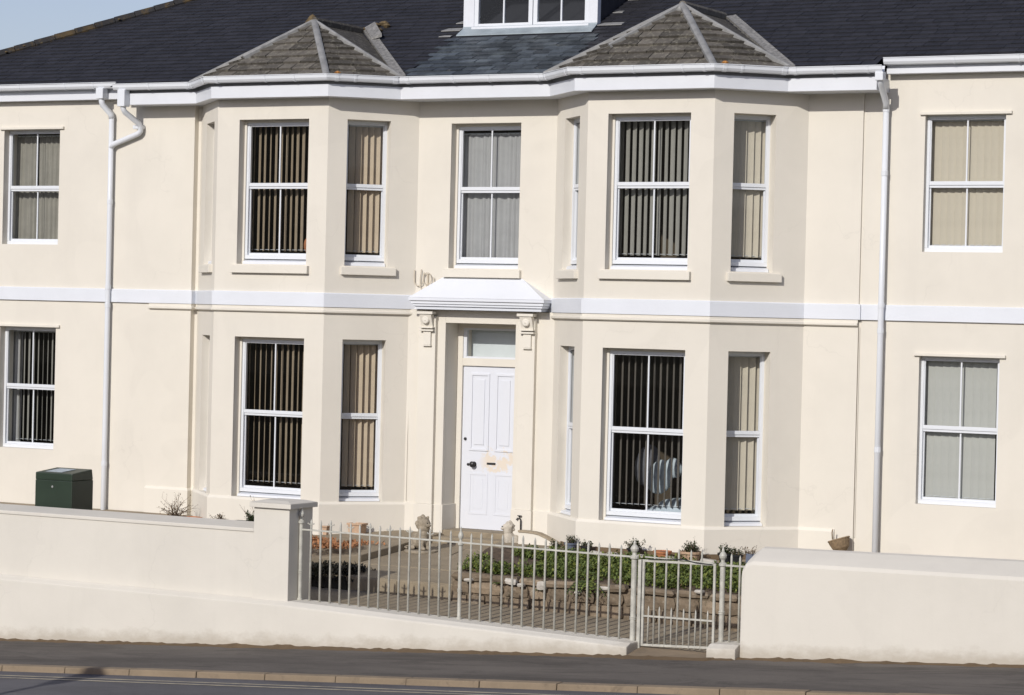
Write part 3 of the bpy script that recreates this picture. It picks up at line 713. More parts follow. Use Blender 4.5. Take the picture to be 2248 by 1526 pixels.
def one_slate(mb, O, X, Y, Nn, pl, y0, ex, h0=.016, h1=.003, tw=0):
    def P(x, y, h): return O+X*x+Y*y+Nn*h
    hh = lambda y: h0+(h1-h0)*max(0, min(1, (y-y0)/ex))
    bot = [P(x, y, -.004) for x, y in pl]; top = [P(x, y, hh(y)+tw*(x-pl[0][0])) for x, y in pl]
    n = len(pl)
    mb.add(bot+top, [tuple(range(n, 2*n))]+[(i, (i+1) % n, n+(i+1) % n, n+i) for i in range(n)])
# main slope: thousands of small slates, one piece
mb = MB(); EX = .14; c26 = math.cos(math.atan(TP)); SX, SY, SN = Vector((1, 0, 0)), Vector((0, c26, TP*c26)), Vector((0, -TP*c26, c26))
PX0, PX1, PYT = -1.0, 1.24, .92
row = 0; s = 0.0
while True:
    y = -.5+s*c26
    if y > 3.3: break
    off = (row % 2)*.11+random.uniform(-.02, .02)
    x = hipx(y)-.1+off
    while x < 9.2:
        w_ = .215+random.uniform(-.015, .015); xa, xb = x, x+w_-.005
        xl = hipx(y+.06)
        ok = xb > xl
        if -5.48 > xa and y < -.35: ok = False
        if xb > 5.46 and y < -.22: ok = False
        if xa > PX0-.02 and xb < PX1+.12 and y < PYT: ok = False
        if -.86 < xa and xb < .98 and y > .9: ok = False
        if ok:
            xa = max(xa, xl)
            O = Vector((0, -.5, rz_(-.5)))
            tw = random.uniform(-.01, .01)
            one_slate(mb, O, SX, SY, SN, [(xa, s), (xb, s), (xb, s+EX+.01), (xa, s+EX+.01)], s, EX, .015+random.random()*.004, .002, tw)
        x += w_
    row += 1; s += EX
mb.build('slates', 'slate', roof, kind='stuff')
# slates below the dormer, one by one
row = 0; s = 0.0
while -.5+s*c26 < PYT-.05:
    x = PX0+(row % 2)*.11+random.uniform(-.02, .02)-.0
    while x < PX1-.1:
        w_ = .22+random.uniform(-.02, .02)
        m_ = MB(); one_slate(m_, Vector((0, -.5, rz_(-.5))), SX, SY, SN, [(x, s), (x+w_-.006, s), (x+w_-.006, s+EX+.01), (x, s+EX+.01)], s, EX, .015+random.random()*.006, .002, random.uniform(-.015, .015))
        m_.build('slate', 'slate_wash', roof); x += w_
    row += 1; s += EX
# hip ridge tiles on the left
p, q = Vector((-9.7, -.5, rz_(-.5)+.01)), Vector((-5.2, RY, RZ+.01)); n = 22
for i in range(n):
    a, b = p.lerp(q, i/n), p.lerp(q, (i+.97)/n)
    MB().tube([a, b], [.075, .068], 8).build('hip_tile', 'hip_mossy', roof)
for k in range(40):
    t = random.random(); c = p.lerp(q, t)+Vector((random.uniform(0, .1), -.04, .02))
    MB(Matrix.Translation(c)).lathe((0, 0, 0), [(.02, 0), (.03, .012), (.005, .025)], 6).build('moss_clump', 'moss', roof) if k < 14 else None
# bays' own roofs
def bay_roof(x1, x2, x3, x4, xa, za, seed):
    random.seed(seed)
    ye, ze, yo = -1.13, 5.745, -.47
    F1, F2, O1, O2 = Vector((x2-.02, ye, ze)), Vector((x3+.02, ye, ze)), Vector((x1-.03, yo, ze+.01)), Vector((x4+.03, yo, ze+.01))
    A = Vector((xa, -.0, za)); Rr = Vector((xa, (za-5.735)/TP-.5, za))
    mb = MB()
    for t in ((F1, F2, A), (F2, O2, A), (O1, F1, A), (O2, Rr, A), (Rr, O1, A)): mb.poly(list(t))
    br = mb.build('bay_roof', 'slate_old', H)
    EXb = .168
    for (p, q, r) in ((F1, F2, A), (F2, O2, A), (O1, F1, A)):
        X = (q-p).normalized(); Nn = (q-p).cross(r-p).normalized()
        if Nn.z < 0: Nn = -Nn
        Y = Nn.cross(X).normalized()
        tri = [(0, 0), ((q-p).dot(X), 0), ((r-p).dot(X), (r-p).dot(Y))]
        s = 0; row = 0; hh = tri[2][1]
        while s < hh:
            x = -.1+(row % 2)*.12+random.uniform(-.03, .03)
            while x < tri[1][0]:
                w_ = .24+random.uniform(-.04, .04)
                pl = [(x, s), (x+w_-.008, s+random.uniform(-.006, .006)), (x+w_-.008, s+EXb+.012), (x, s+EXb+.012)]
                for i in range(3):
                    (ax, ay), (bx, by) = tri[i], tri[(i+1) % 3]
                    a_, b_ = -(by-ay), (bx-ax); pl = clip(pl, a_, b_, -(a_*ax+b_*ay)) if len(pl) > 2 else []
                    if len(pl) < 3: break
                if len(pl) >= 3:
                    area = abs(sum(pl[i][0]*pl[(i+1) % len(pl)][1]-pl[(i+1) % len(pl)][0]*pl[i][1] for i in range(len(pl))))/2
                    if area > .006:
                        m_ = MB(); one_slate(m_, p, X, Y, Nn, pl, s, EXb, .028+random.random()*.010, .003, random.uniform(-.02, .02)); m_.build('slate', 'slate_old', br)
                x += w_
            s += EXb; row += 1
    def strip(p, q, n1, w_=.055, h=.028, mat='lead', name='hip_lead', a0=0, a1=1):
        p, q = p.lerp(q, a0), p.lerp(q, a1)
        d = (q-p).normalized(); side = d.cross(n1).normalized(); k = MB()
        h += .026; cs = [(-w_, .040), (-w_*.5, h*.94), (0, h), (w_*.5, h*.94), (w_, .040), (w_, -.02), (-w_, -.02)]
        k.prism([p+side*a+n1*b for a, b in cs], [q+side*a+n1*b for a, b in cs]); k.build(name, mat, br)
    nU = Vector((.1, -.45, .9)).normalized()
    strip(F2, A, Vector((.3, -.5, .8)).normalized(), .042); strip(F1, A, Vector((-.3, -.5, .8)).normalized(), .024, a0=.35)
    strip(O2, A, Vector((.5, -.2, .85)).normalized(), .026)
    strip(O1, A, Vector((-.5, -.2, .85)).normalized(), .035)
    # lead valley where the bay roof meets the main slope
    strip(O2+Vector((.03, -.03, .0)), Rr+Vector((.10, 0, 0)), Vector((.1, -.43, .9)).normalized(), .062, .012, 'lead_old', 'valley_lead')
    strip(A, Rr, Vector((0, 0, 1)), .05, .05, 'slate_old', 'ridge_tile')
    for dx in (-.05, .10):
        MB(Matrix.Translation(F2+Vector((dx, .06-dx*0+(.05 if dx > 0 else 0), .035)))).lathe((0, 0, 0), [(.03, 0), (.045, .015), (.02, .035), (.004, .04)], 8).build('lichen_patch', 'orange_lichen', br)
    return br, A
brL, AL = bay_roof(-4.12, -3.43, -1.64, -.95, -2.54, 6.57, 11)
brR, AR = bay_roof(1.19, 1.86, 3.69, 4.36, 2.78, 6.60, 12)
MB(Matrix.Translation(AL+Vector((-.06, .05, -.03)))).lathe((0, 0, 0), [(.13, -.03), (.10, .04), (.045, .12), (.01, .15)], 8).build('ridge_cap', 'moss', brL, smooth=True)
MB(Matrix.Translation(AR+Vector((0, 0, -.03)))).lathe((0, 0, 0), [(.11, -.03), (.075, .03), (.03, .075), (.008, .09)], 8).build('ridge_cap', 'lead', brR, smooth=True)
# loose torn lead and moss behind the left bay roof
random.seed(5)
m_ = MB(); vy = lambda x, y, h=0: Vector((x, y, rz_(y)+h))
a_, b_ = vy(-2.44, 1.20, .05), vy(-2.08, .80, .05)
m_.hexa([a_+Vector((-.05, 0, 0)), a_+Vector((.07, .06, .03)), b_+Vector((.07, .05, .04)), b_+Vector((-.06, 0, 0))]+[v+Vector((0, 0, .025)) for v in (a_+Vector((-.05, 0, 0)), a_+Vector((.07, .06, .08)), b_+Vector((.07, .05, .06)), b_+Vector((-.06, 0, 0)))])
m_.build('torn_lead', 'lead_old', brL)
for k in range(9):
    c = vy(random.uniform(-2.75, -2.2), random.uniform(1.15, 1.45), .02)
    MB(Matrix.Translation(c)).lathe((0, 0, 0), [(.03, -.02), (.06, .015), (.03, .04), (.004, .05)], 7).build('moss_clump', 'moss', brL)

# dormer
dm = MB(); DX0, DX1, DY, DZ, DT = -.93, 1.055, 1.15, 6.54, 7.62
dm.box(DX0, DX0+.16, DY, DY+.10, DZ, DT); dm.box(DX1-.13, DX1, DY, DY+.10, DZ, DT); dm.box(DX0+.16, DX1-.13, DY, DY+.10, DT-.1, DT); dm.box(DX0+.14, DX1-.11, DY-.035, DY+.1, DZ-.004, DZ+.04)
dorm = dm.build('dormer', 'white', H, bev=.005)
for (a, b) in ((-.77, .10), (.11, .925)):
    f = MB(); f.box(a, a+.06, DY+.01, DY+.07, DZ+.045, DT-.1); f.box(b-.06, b, DY+.01, DY+.07, DZ+.045, DT-.1); f.box(a+.06, b-.06, DY+.01, DY+.07, DZ+.045, DZ+.085); f.box(a+.06, b-.06, DY+.01, DY+.07, DT-.16, DT-.1)
    c = (a+b)/2; f.box(c-.011, c+.011, DY+.02, DY+.055, DZ+.085, DT-.16)
    fo = f.build('casement', 'upvc', dorm, bev=.004)
    for (p, q) in ((a+.06, c-.011), (c+.011, b-.06)): MB().poly([(p, DY+.04, DZ+.085), (q, DY+.04, DZ+.085), (q, DY+.04, DT-.16), (p, DY+.04, DT-.16)]).build('pane', 'glass', fo)
ck = MB(); yb = (DT-5.735)/TP-.5
for xx, s in ((DX1-.05, 1), (DX0+.05, -1)):
    ck.poly([(xx+s*.03, DY+.102, DZ-.1), (xx+s*.03, DY+.102, DT), (xx+s*.03, yb, DT)])
ck.poly([(DX0-.1, DY-.15, DT+.002), (DX1+.1, DY-.15, DT+.002), (DX1+.1, yb+.3, DT+.1), (DX0-.1, yb+.3, DT+.1)]); ck.build('cheek', 'slate', dorm)
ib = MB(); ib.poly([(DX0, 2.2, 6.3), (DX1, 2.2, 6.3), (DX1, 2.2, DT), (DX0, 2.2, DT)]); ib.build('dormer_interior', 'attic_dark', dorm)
ap = MB(); ysl = DY-.012
O = lambda x, y, h: Vector((x, y, rz_(y)+h))
ap.hexa([O(DX0+.02, .93, .012), O(DX1+.03, .93, .012), O(DX1, ysl, .012), O(DX0, ysl, .012), O(DX0+.02, .93, .026), O(DX1+.03, .93, .026), O(DX1, ysl, .03), O(DX0, ysl, .03)])
ap.hexa([O(DX0, ysl, .0), O(DX1, ysl, 0), O(DX1, DY-.002, 0), O(DX0, DY-.002, 0), O(DX0, ysl, .03), O(DX1, ysl, .03), O(DX1, DY-.002, .05), O(DX0, DY-.002, .05)])
ap.build('lead_apron', 'lead_apron', dorm)
for (a, b, y0, y1) in ((-1.24, -.95, 1.10, 1.20), (-1.16, -.95, 1.36, 1.46), (1.07, 1.42, 1.12, 1.21), (1.08, 1.24, 2.0, 2.1), (-1.16, -.98, .90, .95), (1.08, 1.22, 1.55, 1.62)):
    MB().hexa([O(a, y0, .018), O(b, y0, .018), O(b, y1, .012), O(a+.06, y1, .012), O(a, y0, .028), O(b, y0, .028), O(b, y1, .02), O(a+.06, y1, .02)]).build('lead_soaker', 'lead', dorm)

# ------------------------------------------------------------ boundary walls
def wallthing(name, label): return thing(name, label, 'wall')
LW = wallthing('garden_wall', 'long cream painted garden wall with coping at the left of the railings')
yF = -4.69
zl = lambda x: -.405
mb = MB(); mb.box(-12, -.188, yF, -4.36, -1.9, .288); mb.build('wall_face', 'wall_paint', LW)
mb = MB(); mb.prism([(-12, yF-.014, .285), (-12, yF-.014, .325), (-12, -4.40, .372), (-12, -4.30, .36), (-12, -4.30, .285)], [(-.186, yF-.014, .285), (-.186, yF-.014, .325), (-.186, -4.40, .372), (-.186, -4.30, .36), (-.186, -4.30, .285)]); mb.build('coping', 'wall_paint', LW, bev=.008)
mb = MB(); mb.prism([(-12, -4.81, -2), (-12, -4.79, -.44), (-12, yF-.001, -.38), (-12, yF-.001, -2)], [(.32, -4.81, -2), (.32, -4.79, -.50), (.32, yF-.001, -.455), (.32, yF-.001, -2)]); mb.build('wall_base', 'wall_paint', LW, bev=.012)
PL = thing('gate_pier', 'square cream pier with flat cap at the left end of the railings', 'pier')
mb = MB(); mb.box(-.186, .285, -4.705, -4.22, -1.2, .565); mb.build('pier_shaft', 'wall_paint', PL, bev=.008)
mb = MB(); mb.prism([(-.225, -4.745, .567), (.325, -4.745, .567), (.325, -4.18, .567), (-.225, -4.18, .567)], [(-.225, -4.745, .622), (.325, -4.745, .622), (.325, -4.18, .622), (-.225, -4.18, .622)])
mb.prism([(-.225, -4.745, .623), (.325, -4.745, .623), (.325, -4.18, .623), (-.225, -4.18, .623)], [(-.12, -4.64, .648), (.22, -4.64, .648), (.22, -4.29, .648), (-.12, -4.29, .648)]); mb.build('pier_cap', 'wall_paint', PL, bev=.006)
LO = MB()
LO.prism([(.286, -4.80, -1.9), (.286, -4.79, -.50), (.286, -4.70, -.455), (.286, -4.40, -.455), (.286, -4.38, -1.9)], [(4.505, -4.80, -1.9), (4.505, -4.79, -.615), (4.505, -4.70, -.582), (4.505, -4.40, -.582), (4.505, -4.38, -1.9)])
tag(LO.build('dwarf_wall', 'wall_paint', bev=.015), 'low cream dwarf wall under the long run of railings, sinking into the pavement towards the gate', 'wall')
LO = MB(); LO.prism([(5.40, -4.80, -1.5), (5.40, -4.79, -.555), (5.40, -4.70, -.515), (5.40, -4.36, -.515), (5.40, -4.36, -1.5)], [(5.719, -4.80, -1.5), (5.719, -4.79, -.54), (5.719, -4.70, -.505), (5.719, -4.36, -.505), (5.719, -4.36, -1.5)])
tag(LO.build('dwarf_wall', 'wall_paint', bev=.012), 'short stub of dwarf wall between the gate and the right garden wall', 'wall')
RW = MB()
def pr(x, a, b, k=0): return [(x, -4.715+k, -1.6), (x, -4.705+k, a-.03), (x, -4.68+k, a+.005), (x, -4.62, a+.035), (x, -4.42, b-.012), (x, -4.34, b), (x, -4.28, b-.03), (x, -4.28, -1.6)]
secs = [pr(5.722, .22, .31, .03), pr(5.735, .27, .37, .012), pr(5.77, .315, .43, .003), pr(5.84, .35, .48), pr(8.5, .38, .52), pr(14, .43, .58)]
vs = [v for q in secs for v in q]; fs = [(i*8+k, i*8+(k+1) % 8, i*8+8+(k+1) % 8, i*8+8+k) for i in range(5) for k in range(8)]+[tuple(range(8)), tuple(range(40, 48))]
RW.add(vs, fs)
tag(RW.build('garden_wall', 'wall_paint', bev=.004), 'plain cream rendered garden wall with rounded top at the right of the gate', 'wall')

# ------------------------------------------------------------ railings and gate
def post(mb, x, z0, z1, r=.024, ball=True):
    mb.tube([(x, -4.5, z0), (x, -4.5, z0+.02)], r*1.4, 12)
    mb.tube([(x, -4.5, z0+.02), (x, -4.5, z1-.20)], r, 12)
    for zz in (z0+.30, z0+.32): mb.lathe((x, -4.5, zz), [(r*1.3, 0), (r*1.3, .008)], 12)
    mb.lathe((x, -4.5, z1-.21), [(r*.9, 0), (r*1.55, .012), (r*1.55, .035), (r*.8, .05), (r*.75, .07), (r*1.35, .095), (r*1.5, .115), (r*1.1, .14), (r*.5, .16), (r*.55, .17), (r*.15, .21)], 12)
rzl = lambda x: .332-.0095*(x-.3)
wz = lambda x: -.455-.0302*(x-.286)
RA = thing('iron_railing', 'long run of thin pale grey iron railings on the dwarf wall left of the gate', 'railing')
mb = MB(); mb.hexa([(.30, -4.512, rzl(.3)-.009), (4.44, -4.512, rzl(4.44)-.009), (4.44, -4.488, rzl(4.44)-.009), (.30, -4.488, rzl(.3)-.009), (.30, -4.512, rzl(.3)+.009), (4.44, -4.512, rzl(4.44)+.009), (4.44, -4.488, rzl(4.44)+.009), (.30, -4.488, rzl(.3)+.009)])
mb.build('top_rail', 'iron', RA, bev=.003)
mb = MB(); post(mb, .315, wz(.315), .60, .022); mb.build('post', 'iron', RA, smooth=False)
mb = MB(); post(mb, 2.357, wz(2.357), .485, .020); mb.build('post', 'iron', RA)
mb = MB(); post(mb, 4.435, -.66, .475, .030); mb.build('post', 'iron', RA)
def bar(x, z0, z1, par, r=.0125, cross=False, spear=True):
    m_ = MB(); lean = random.uniform(-.006, .006)
    m_.tube([(x, -4.5, z0), (x+lean, -4.5, z1-.05), (x+lean, -4.5, z1-.03), (x+lean, -4.5, z1)], [r, r, r*.95, .002], 8)
    if cross:
        m_.tube([(x-.036, -4.5, z1-.052), (x-.016, -4.5, z1-.062), (x+.016, -4.5, z1-.062), (x+.036, -4.5, z1-.052)], [.005, .006, .006, .005], 6)
        m_.lathe((x-.036, -4.5, z1-.062), [(.002, 0), (.010, .01), (.002, .022)], 6); m_.lathe((x+.036, -4.5, z1-.062), [(.002, 0), (.010, .01), (.002, .022)], 6)
    m_.build('bar', 'iron', par, smooth=True)
bx = [.442, .576, .707, .836, .958, 1.084, 1.209, 1.334, 1.465, 1.59, 1.715, 1.85, 1.978, 2.10, 2.232, 2.486, 2.611, 2.741, 2.872, 3.001, 3.124, 3.259, 3.387, 3.514, 3.641, 3.767, 3.893, 4.017, 4.147, 4.277]
for i, x in enumerate(bx):
    bar(x, wz(x)-.01, rzl(x)+.128+random.uniform(-.008, .006)-(.01 if i % 2 else 0), RA, cross=(i % 2 == 0 and x < 2.0))
GT = thing('garden_gate', 'pale grey iron garden gate with short dog bars, closed between two posts', 'gate')
zb, zt = -.628, .262
gm = [(4.546, 4.546), (5.35, 5.35)]
mb = MB(); mb.box(4.533, 4.559, -4.512, -4.488, zb, zt+.012); mb.build('stile', 'iron', GT, bev=.003)
mb = MB(); mb.box(5.337, 5.363, -4.512, -4.488, zb+.03, zt+.02); mb.build('stile', 'iron', GT, bev=.003)
for (za, zc, hh) in ((zt-.012, zt+.0, .012), (zb, zb+.03, .012), (-.322, -.318, .009), (zt+.034, zt+.02, .006)):
    m_ = MB(); m_.hexa([(4.559, -4.51, za), (5.337, -4.51, zc), (5.337, -4.49, zc), (4.559, -4.49, za), (4.559, -4.51, za+2*hh), (5.337, -4.51, zc+2*hh), (5.337, -4.49, zc+2*hh), (4.559, -4.49, za+2*hh)]); m_.build('rail', 'iron', GT, bev=.002)
for x in (4.674, 4.801, 4.939, 5.077, 5.208): bar(x, zb+.01, .41, GT, .0115)
for x in (4.606, 4.74, 4.873, 5.01, 5.142, 5.284): bar(x, zb+.01, -.205, GT, .0095)
MB().tube([(4.60, -4.518, zt+.018), (4.8, -4.53, zt+.03), (5.0, -4.525, zt+.045), (5.15, -4.53, zt+.02), (5.33, -4.52, zt+.012)], .004, 5).build('wire_tie', 'black_metal', GT)
mb = MB(); mb.box(4.487, 4.525, -4.52, -4.48, -.80, .27); mb.build('hinge_post', 'iron', GT, bev=.004)
RB = thing('iron_railing', 'short railing panel of one post and two bars right of the gate', 'railing')
mb = MB(); post(mb, 5.437, -.53, .465, .027); mb.build('post', 'iron', RB)
MB().box(5.46, 5.719, -4.512, -4.488, .265, .283).build('top_rail', 'iron', RB)
bar(5.528, -.51, .40, RB); bar(5.628, -.51, .385, RB)
tag(MB().prism([(4.505, -4.86, -.90), (5.40, -4.86, -.90), (5.40, -4.42, -.90), (4.505, -4.42, -.90)], [(4.505, -4.86, -.705), (5.40, -4.86, -.662), (5.40, -4.42, -.648), (4.505, -4.42, -.634)]).build('threshold_stone', 'kerb', bev=.015), 'worn stone threshold under the garden gate', 'step')

# ------------------------------------------------------------ front garden
# lower path
pz = lambda x, y: -.502-.02*x+.03*(y+2.9)
mb = MB()
for i in range(30):
    a, b = -9+i*.55, -9+(i+1)*.55
    mb.poly([(a, -4.45, pz(max(a, -.5), -4.45)), (b, -4.45, pz(max(b, -.5), -4.45)), (b, -2.8, pz(max(b, -.5), -2.8)), (a, -2.8, pz(max(a, -.5), -2.8))])
mb.build('garden_path', 'concrete', kind='structure')
# forecourt between bed and terrace
fz = lambda y: -.105+.08*y
fe = lambda y: -.43+(y+2.9)*.03           # right edge of the upper terrace
be = lambda y: 1.42-(y+2.9)*.30           # left edge of the plant bed
def grid(name, x0f, x1f, y0, y1, zf, mat, nx=16, ny=14, amp=.006, kind='structure', seed=0, sides=True):
    mb = MB(); vs = []
    for j in range(ny+1):
        y = y0+(y1-y0)*j/ny
        for i in range(nx+1):
            x = x0f(y)+(x1f(y)-x0f(y))*i/nx
            vs.append((x, y, zf(x, y)+amp*noise.noise(Vector((x*1.8+seed, y*1.8, 0)))))
    fs = [(j*(nx+1)+i, j*(nx+1)+i+1, (j+1)*(nx+1)+i+1, (j+1)*(nx+1)+i) for j in range(ny) for i in range(nx)]
    mb.add(vs, fs)
    return mb.build(name, mat, kind=kind, smooth=True)
# paving slabs of the forecourt: big uneven pours with open joints between
random.seed(21)
fore = MB().box(-.6, 1.9, -2.84, .0, -.62, -.42).build('forecourt', 'concrete', kind='structure')
rows = [(-2.88, -2.10), (-2.085, -1.20), (-1.19, -.70), (-.69, -.08)]
for k, (ya, yb) in enumerate(rows):
    parts = [(0, 1)] if k < 2 else [(0, .52), (.53, 1)]
    for (s, e) in parts:
        def X(y, t): return fe(y)+(be(y)+.12-fe(y))*t
        dz = random.uniform(-.006, .006); tw = .025 if k == 0 else 0
        p = [(X(ya, s)+.0, ya+.05*0), (X(ya, e), ya), (X(yb, e), yb-.03*(k < 2)), (X(yb, s), yb+.03*(k < 2))]
        MB().prism([(x, y, -.5) for x, y in p], [(x, y, fz(y)+dz) for x, y in p]).build('paving_slab', 'concrete', fore, bev=.008)
# upper terrace on the left, step edge in shade
mb = MB(); p = [(fe(-2.0)-.012, -2.0), (fe(-.1)-.012, -.1), (-9.4, -.1), (-9.4, -2.55), (-1.0, -2.55)]
mb.prism([(x, y, -.75) for x, y in p], [(x, y, fz(y)+.085) for x, y in p]); mb.build('upper_terrace', 'concrete', kind='structure', bev=.01)
# stone retaining wall: squared and rough stones
RT = thing('retaining_wall', 'low rough stone retaining wall between the path and the planted bed', 'wall')
random.seed(31)
mb = MB(); mb.box(1.36, 6.4, -2.885, -2.6, -.75, -.235); mb.build('wall_core', 'rubble', RT)
mb = MB(); mb.box(-9.2, -.05, -2.62, -2.5, -.75, -.26); mb.build('wall_core', 'dark_ground_shade', RT)  # left core coloured near black for the wall and pier shade
# smooth concrete face left
xx = .03
for (a, b) in ((-.02, .62), (.63, 1.36)):
    m_ = MB(); m_.hexa([(a, -2.905, -.72), (b, -2.905, -.72), (b, -2.80, -.72), (a+.05, -2.80, -.72), (a, -2.895, -.345), (b, -2.895, -.355), (b, -2.80, -.35), (a+.05, -2.80, -.34)]); m_.build('stone', 'concrete', RT, bev=.012)
def rough_stone(x0, x1, z0, z1, mat, par=RT, y=-2.9, d=.12):
    bm = bmesh.new(); bmesh.ops.create_cube(bm, size=1); bmesh.ops.subdivide_edges(bm, edges=bm.edges, cuts=1, use_grid_fill=True)
    cx, cz = (x0+x1)/2, (z0+z1)/2; s = random.random()*50
    for v in bm.verts:
        l = v.co.copy(); k = 1-.10*(abs(l.x*2)*abs(l.z*2))
        v.co = Vector((cx+l.x*(x1-x0)*k, y+l.y*d*(1-.25*(abs(l.x*2)+abs(l.z*2))*(l.y < 0)), cz+l.z*(z1-z0)*k))
        v.co += Vector((noise.noise(v.co*6+Vector((s, 0, 0))), noise.noise(v.co*6+Vector((0, s, 0)))*1.2, noise.noise(v.co*6+Vector((0, 0, s)))))*.018
    me = bpy.data.meshes.new('stone'); bm.to_mesh(me); bm.free(); me.materials.append(M[mat]); link('stone', me, par)
rows_ = [(0, .46), (.47, .80), (.81, 1.0)]
for ri, (f0, f1) in enumerate(rows_):
    x = 1.37-(ri % 2)*.0
    while x < 6.2:
        w_ = random.uniform(.20, .46) if ri < 2 else random.uniform(.28, .62)
        z0 = -.64+.03*0; zt_ = -.20
        a = z0+(zt_-z0)*f0; b = z0+(zt_-z0)*f1
        mt = 'rubble'
        rough_stone(x+.008, x+w_-.008, a+.006, b-.006+random.uniform(-.01, .02)*(ri == 2), mt, y=-2.885+random.uniform(-.012, .015)-(.008 if ri == 2 else 0), d=.085 if ri < 2 else .12)
        x += w_
for (x, w_, z, h) in ((2.17, .13, -.25, .07), (2.30, .07, -.27, .04), (2.55, .10, -.27, .10), (3.35, .12, -.24, .04), (3.02, .06, -.31, .04), (4.50, .10, -.20, .035), (1.62, .10, -.265, .035)):
    rough_stone(x-w_/2, x+w_/2, z-h/2, z+h/2, 'white_stone', y=-2.955, d=.07)
# planted bed
bz = lambda x, y: -.225+(y+2.9)*.09
grid('flower_bed', be, lambda y: 6.3, -2.84, -1.12, bz, 'soil', 40, 16, .05)
grid('garden_soil', lambda y: be(y)+.0, lambda y: 9.0, -1.12, -.0, lambda x, y: bz(x, -1.12)+.01+(y+1.12)*.02, 'concrete', 30, 6, .01)
def leaves(name, mat, pts, size, n_per, spread, h, seed=1, **props):
    random.seed(seed); vs = []; fs = []
    for (cx, cy, cz, sc) in pts:
        for k in range(int(n_per*sc)):
            r = spread*sc*random.random()**.6; a = random.random()*6.283
            z = cz+h*sc*random.random()*(1-.55*(r/(spread*sc))**2); x, y = cx+r*math.cos(a), cy+r*math.sin(a)
            l = size*random.uniform(.6, 1.3); d = random.random()*6.283; tilt = random.uniform(.1, 1.1)
            dv = Vector((math.cos(d)*math.cos(tilt), math.sin(d)*math.cos(tilt), math.sin(tilt))); sd = Vector((-math.sin(d), math.cos(d), random.uniform(-.5, .5))).normalized()
            p = Vector((x, y, z)); o = len(vs)
            vs += [p, p+dv*l*.5+sd*l*.28, p+dv*l, p+dv*l*.5-sd*l*.28]; fs.append((o, o+1, o+2, o+3))
    m_ = MB(); m_.v = vs; m_.f = fs
    me = bpy.data.meshes.new(name); me.from_pydata([tuple(v) for v in vs], [], fs); me.materials.append(M[mat])
    return link(name, me, props.pop('parent', None), **props)
random.seed(3); pts = []
for k in range(620):
    y = random.uniform(-2.72, -1.35); x = random.uniform(be(y)+.05, 6.1)
    # a bare brown patch near the left end of the bed
    if 1.35 < x < 1.95 and -2.5 < y < -1.7: continue
    if x < 1.5 and y > -1.9: continue
    d = noise.noise(Vector((x*1.3, y*1.3, 5)))
    if d < -.42: continue
    pts.append((x, y, bz(x, y)-.01, random.uniform(.5, 1.15)))
leaves('ground_cover', 'leaf', pts, .045, 80, .16, .125, 4, kind='stuff', label='bright green leafy ground cover filling the raised bed behind the railings', category='plants')
leaves('ground_cover', 'dry_leaf', [(random.uniform(1.3, 6), random.uniform(-2.8, -1.2), -.2, .8) for _ in range(70)], .035, 22, .18, .05, 9, kind='stuff', label='brown dead leaves scattered on the soil of the raised bed', category='leaves')
def fern(name, label, c, n, L, mat, droop=.8, seed=1, cat='plant', stem='leaf_dark'):
    random.seed(seed); t = thing(name, label, cat, c)
    vs = []; fs = []; st = MB()
    for k in range(n):
        a = 6.283*k/n+random.uniform(-.2, .2); l = L*random.uniform(.7, 1.1); pts = []
        for i in range(9):
            s = i/8; r = l*s*.85; z = l*(.55*s-droop*s*s); pts.append(Vector((r*math.cos(a), r*math.sin(a), z)))
        st.tube(pts, .003, 4)
        for i in range(1, 9):
            w_ = l*.22*(1-abs(i/8-.45))
            for sgn in (-1, 1):
                d = (pts[i]-pts[i-1]).normalized(); sd = Vector((-math.sin(a), math.cos(a), 0))*sgn
                o = len(vs); p = pts[i]; vs += [p, p+sd*w_*.5+d*w_*.45, p+sd*w_+d*w_*.2+Vector((0, 0, -.01)), p+sd*w_*.5-d*w_*.15]; fs.append((o, o+1, o+2, o+3))
    st.build('stem', stem, t); me = bpy.data.meshes.new('foliage'); me.from_pydata([tuple(v) for v in vs], [], fs); me.materials.append(M[mat]); link('foliage', me, t)
    return t
fern('fern', 'bright green fern hanging over the stone retaining wall near the middle post', (3.13, -2.97, -.20), 22, .27, 'leaf', .95, 8)
fern('fern', 'small green weed growing from a joint in the retaining wall', (2.52, -2.93, -.32), 7, .08, 'leaf', .6, 9)
fern('fern', 'thin sprig growing in the retaining wall left of the white stone', (1.98, -2.95, -.28), 6, .09, 'leaf', .6, 10)
# terracotta rubble and fallen leaves at the left
random.seed(14); pts = [(random.uniform(-1.9, -.62), random.uniform(-2.45, -1.25), -.12, random.uniform(.6, 1.2)) for _ in range(110)]
leaves('fallen_leaves', 'dead_leaf', pts, .05, 26, .13, .035, 15, kind='stuff', label='orange fallen leaves heaped on the terrace behind the left end of the railings', category='leaves')

# dark shrub and soil bank, pier shade partly painted into their colours
sh = thing('shrub', 'dark low shrub behind the pier, its leaves darkened for the shade', 'shrub', (0, 0, 0))
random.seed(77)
leaves('foliage', 'leaf_shade_black', [(random.uniform(-1.9, -.02), random.uniform(-2.95, -2.35), random.uniform(-.56, -.27), random.uniform(.6, 1)) for _ in range(150)], .045, 70, .16, .08, 78, parent=sh)
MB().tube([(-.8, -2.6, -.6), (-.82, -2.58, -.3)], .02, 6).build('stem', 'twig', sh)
mb = MB(); mb.prism([(-9, -2.98, -.62), (.0, -2.98, -.62), (-.05, -2.5, -.62), (-9, -2.5, -.62)], [(-9, -2.9, -.36), (-.08, -2.9, -.36), (-.12, -2.5, -.26), (-9, -2.5, -.26)]); mb.build('soil_bank', 'dark_ground_shade', kind='structure')

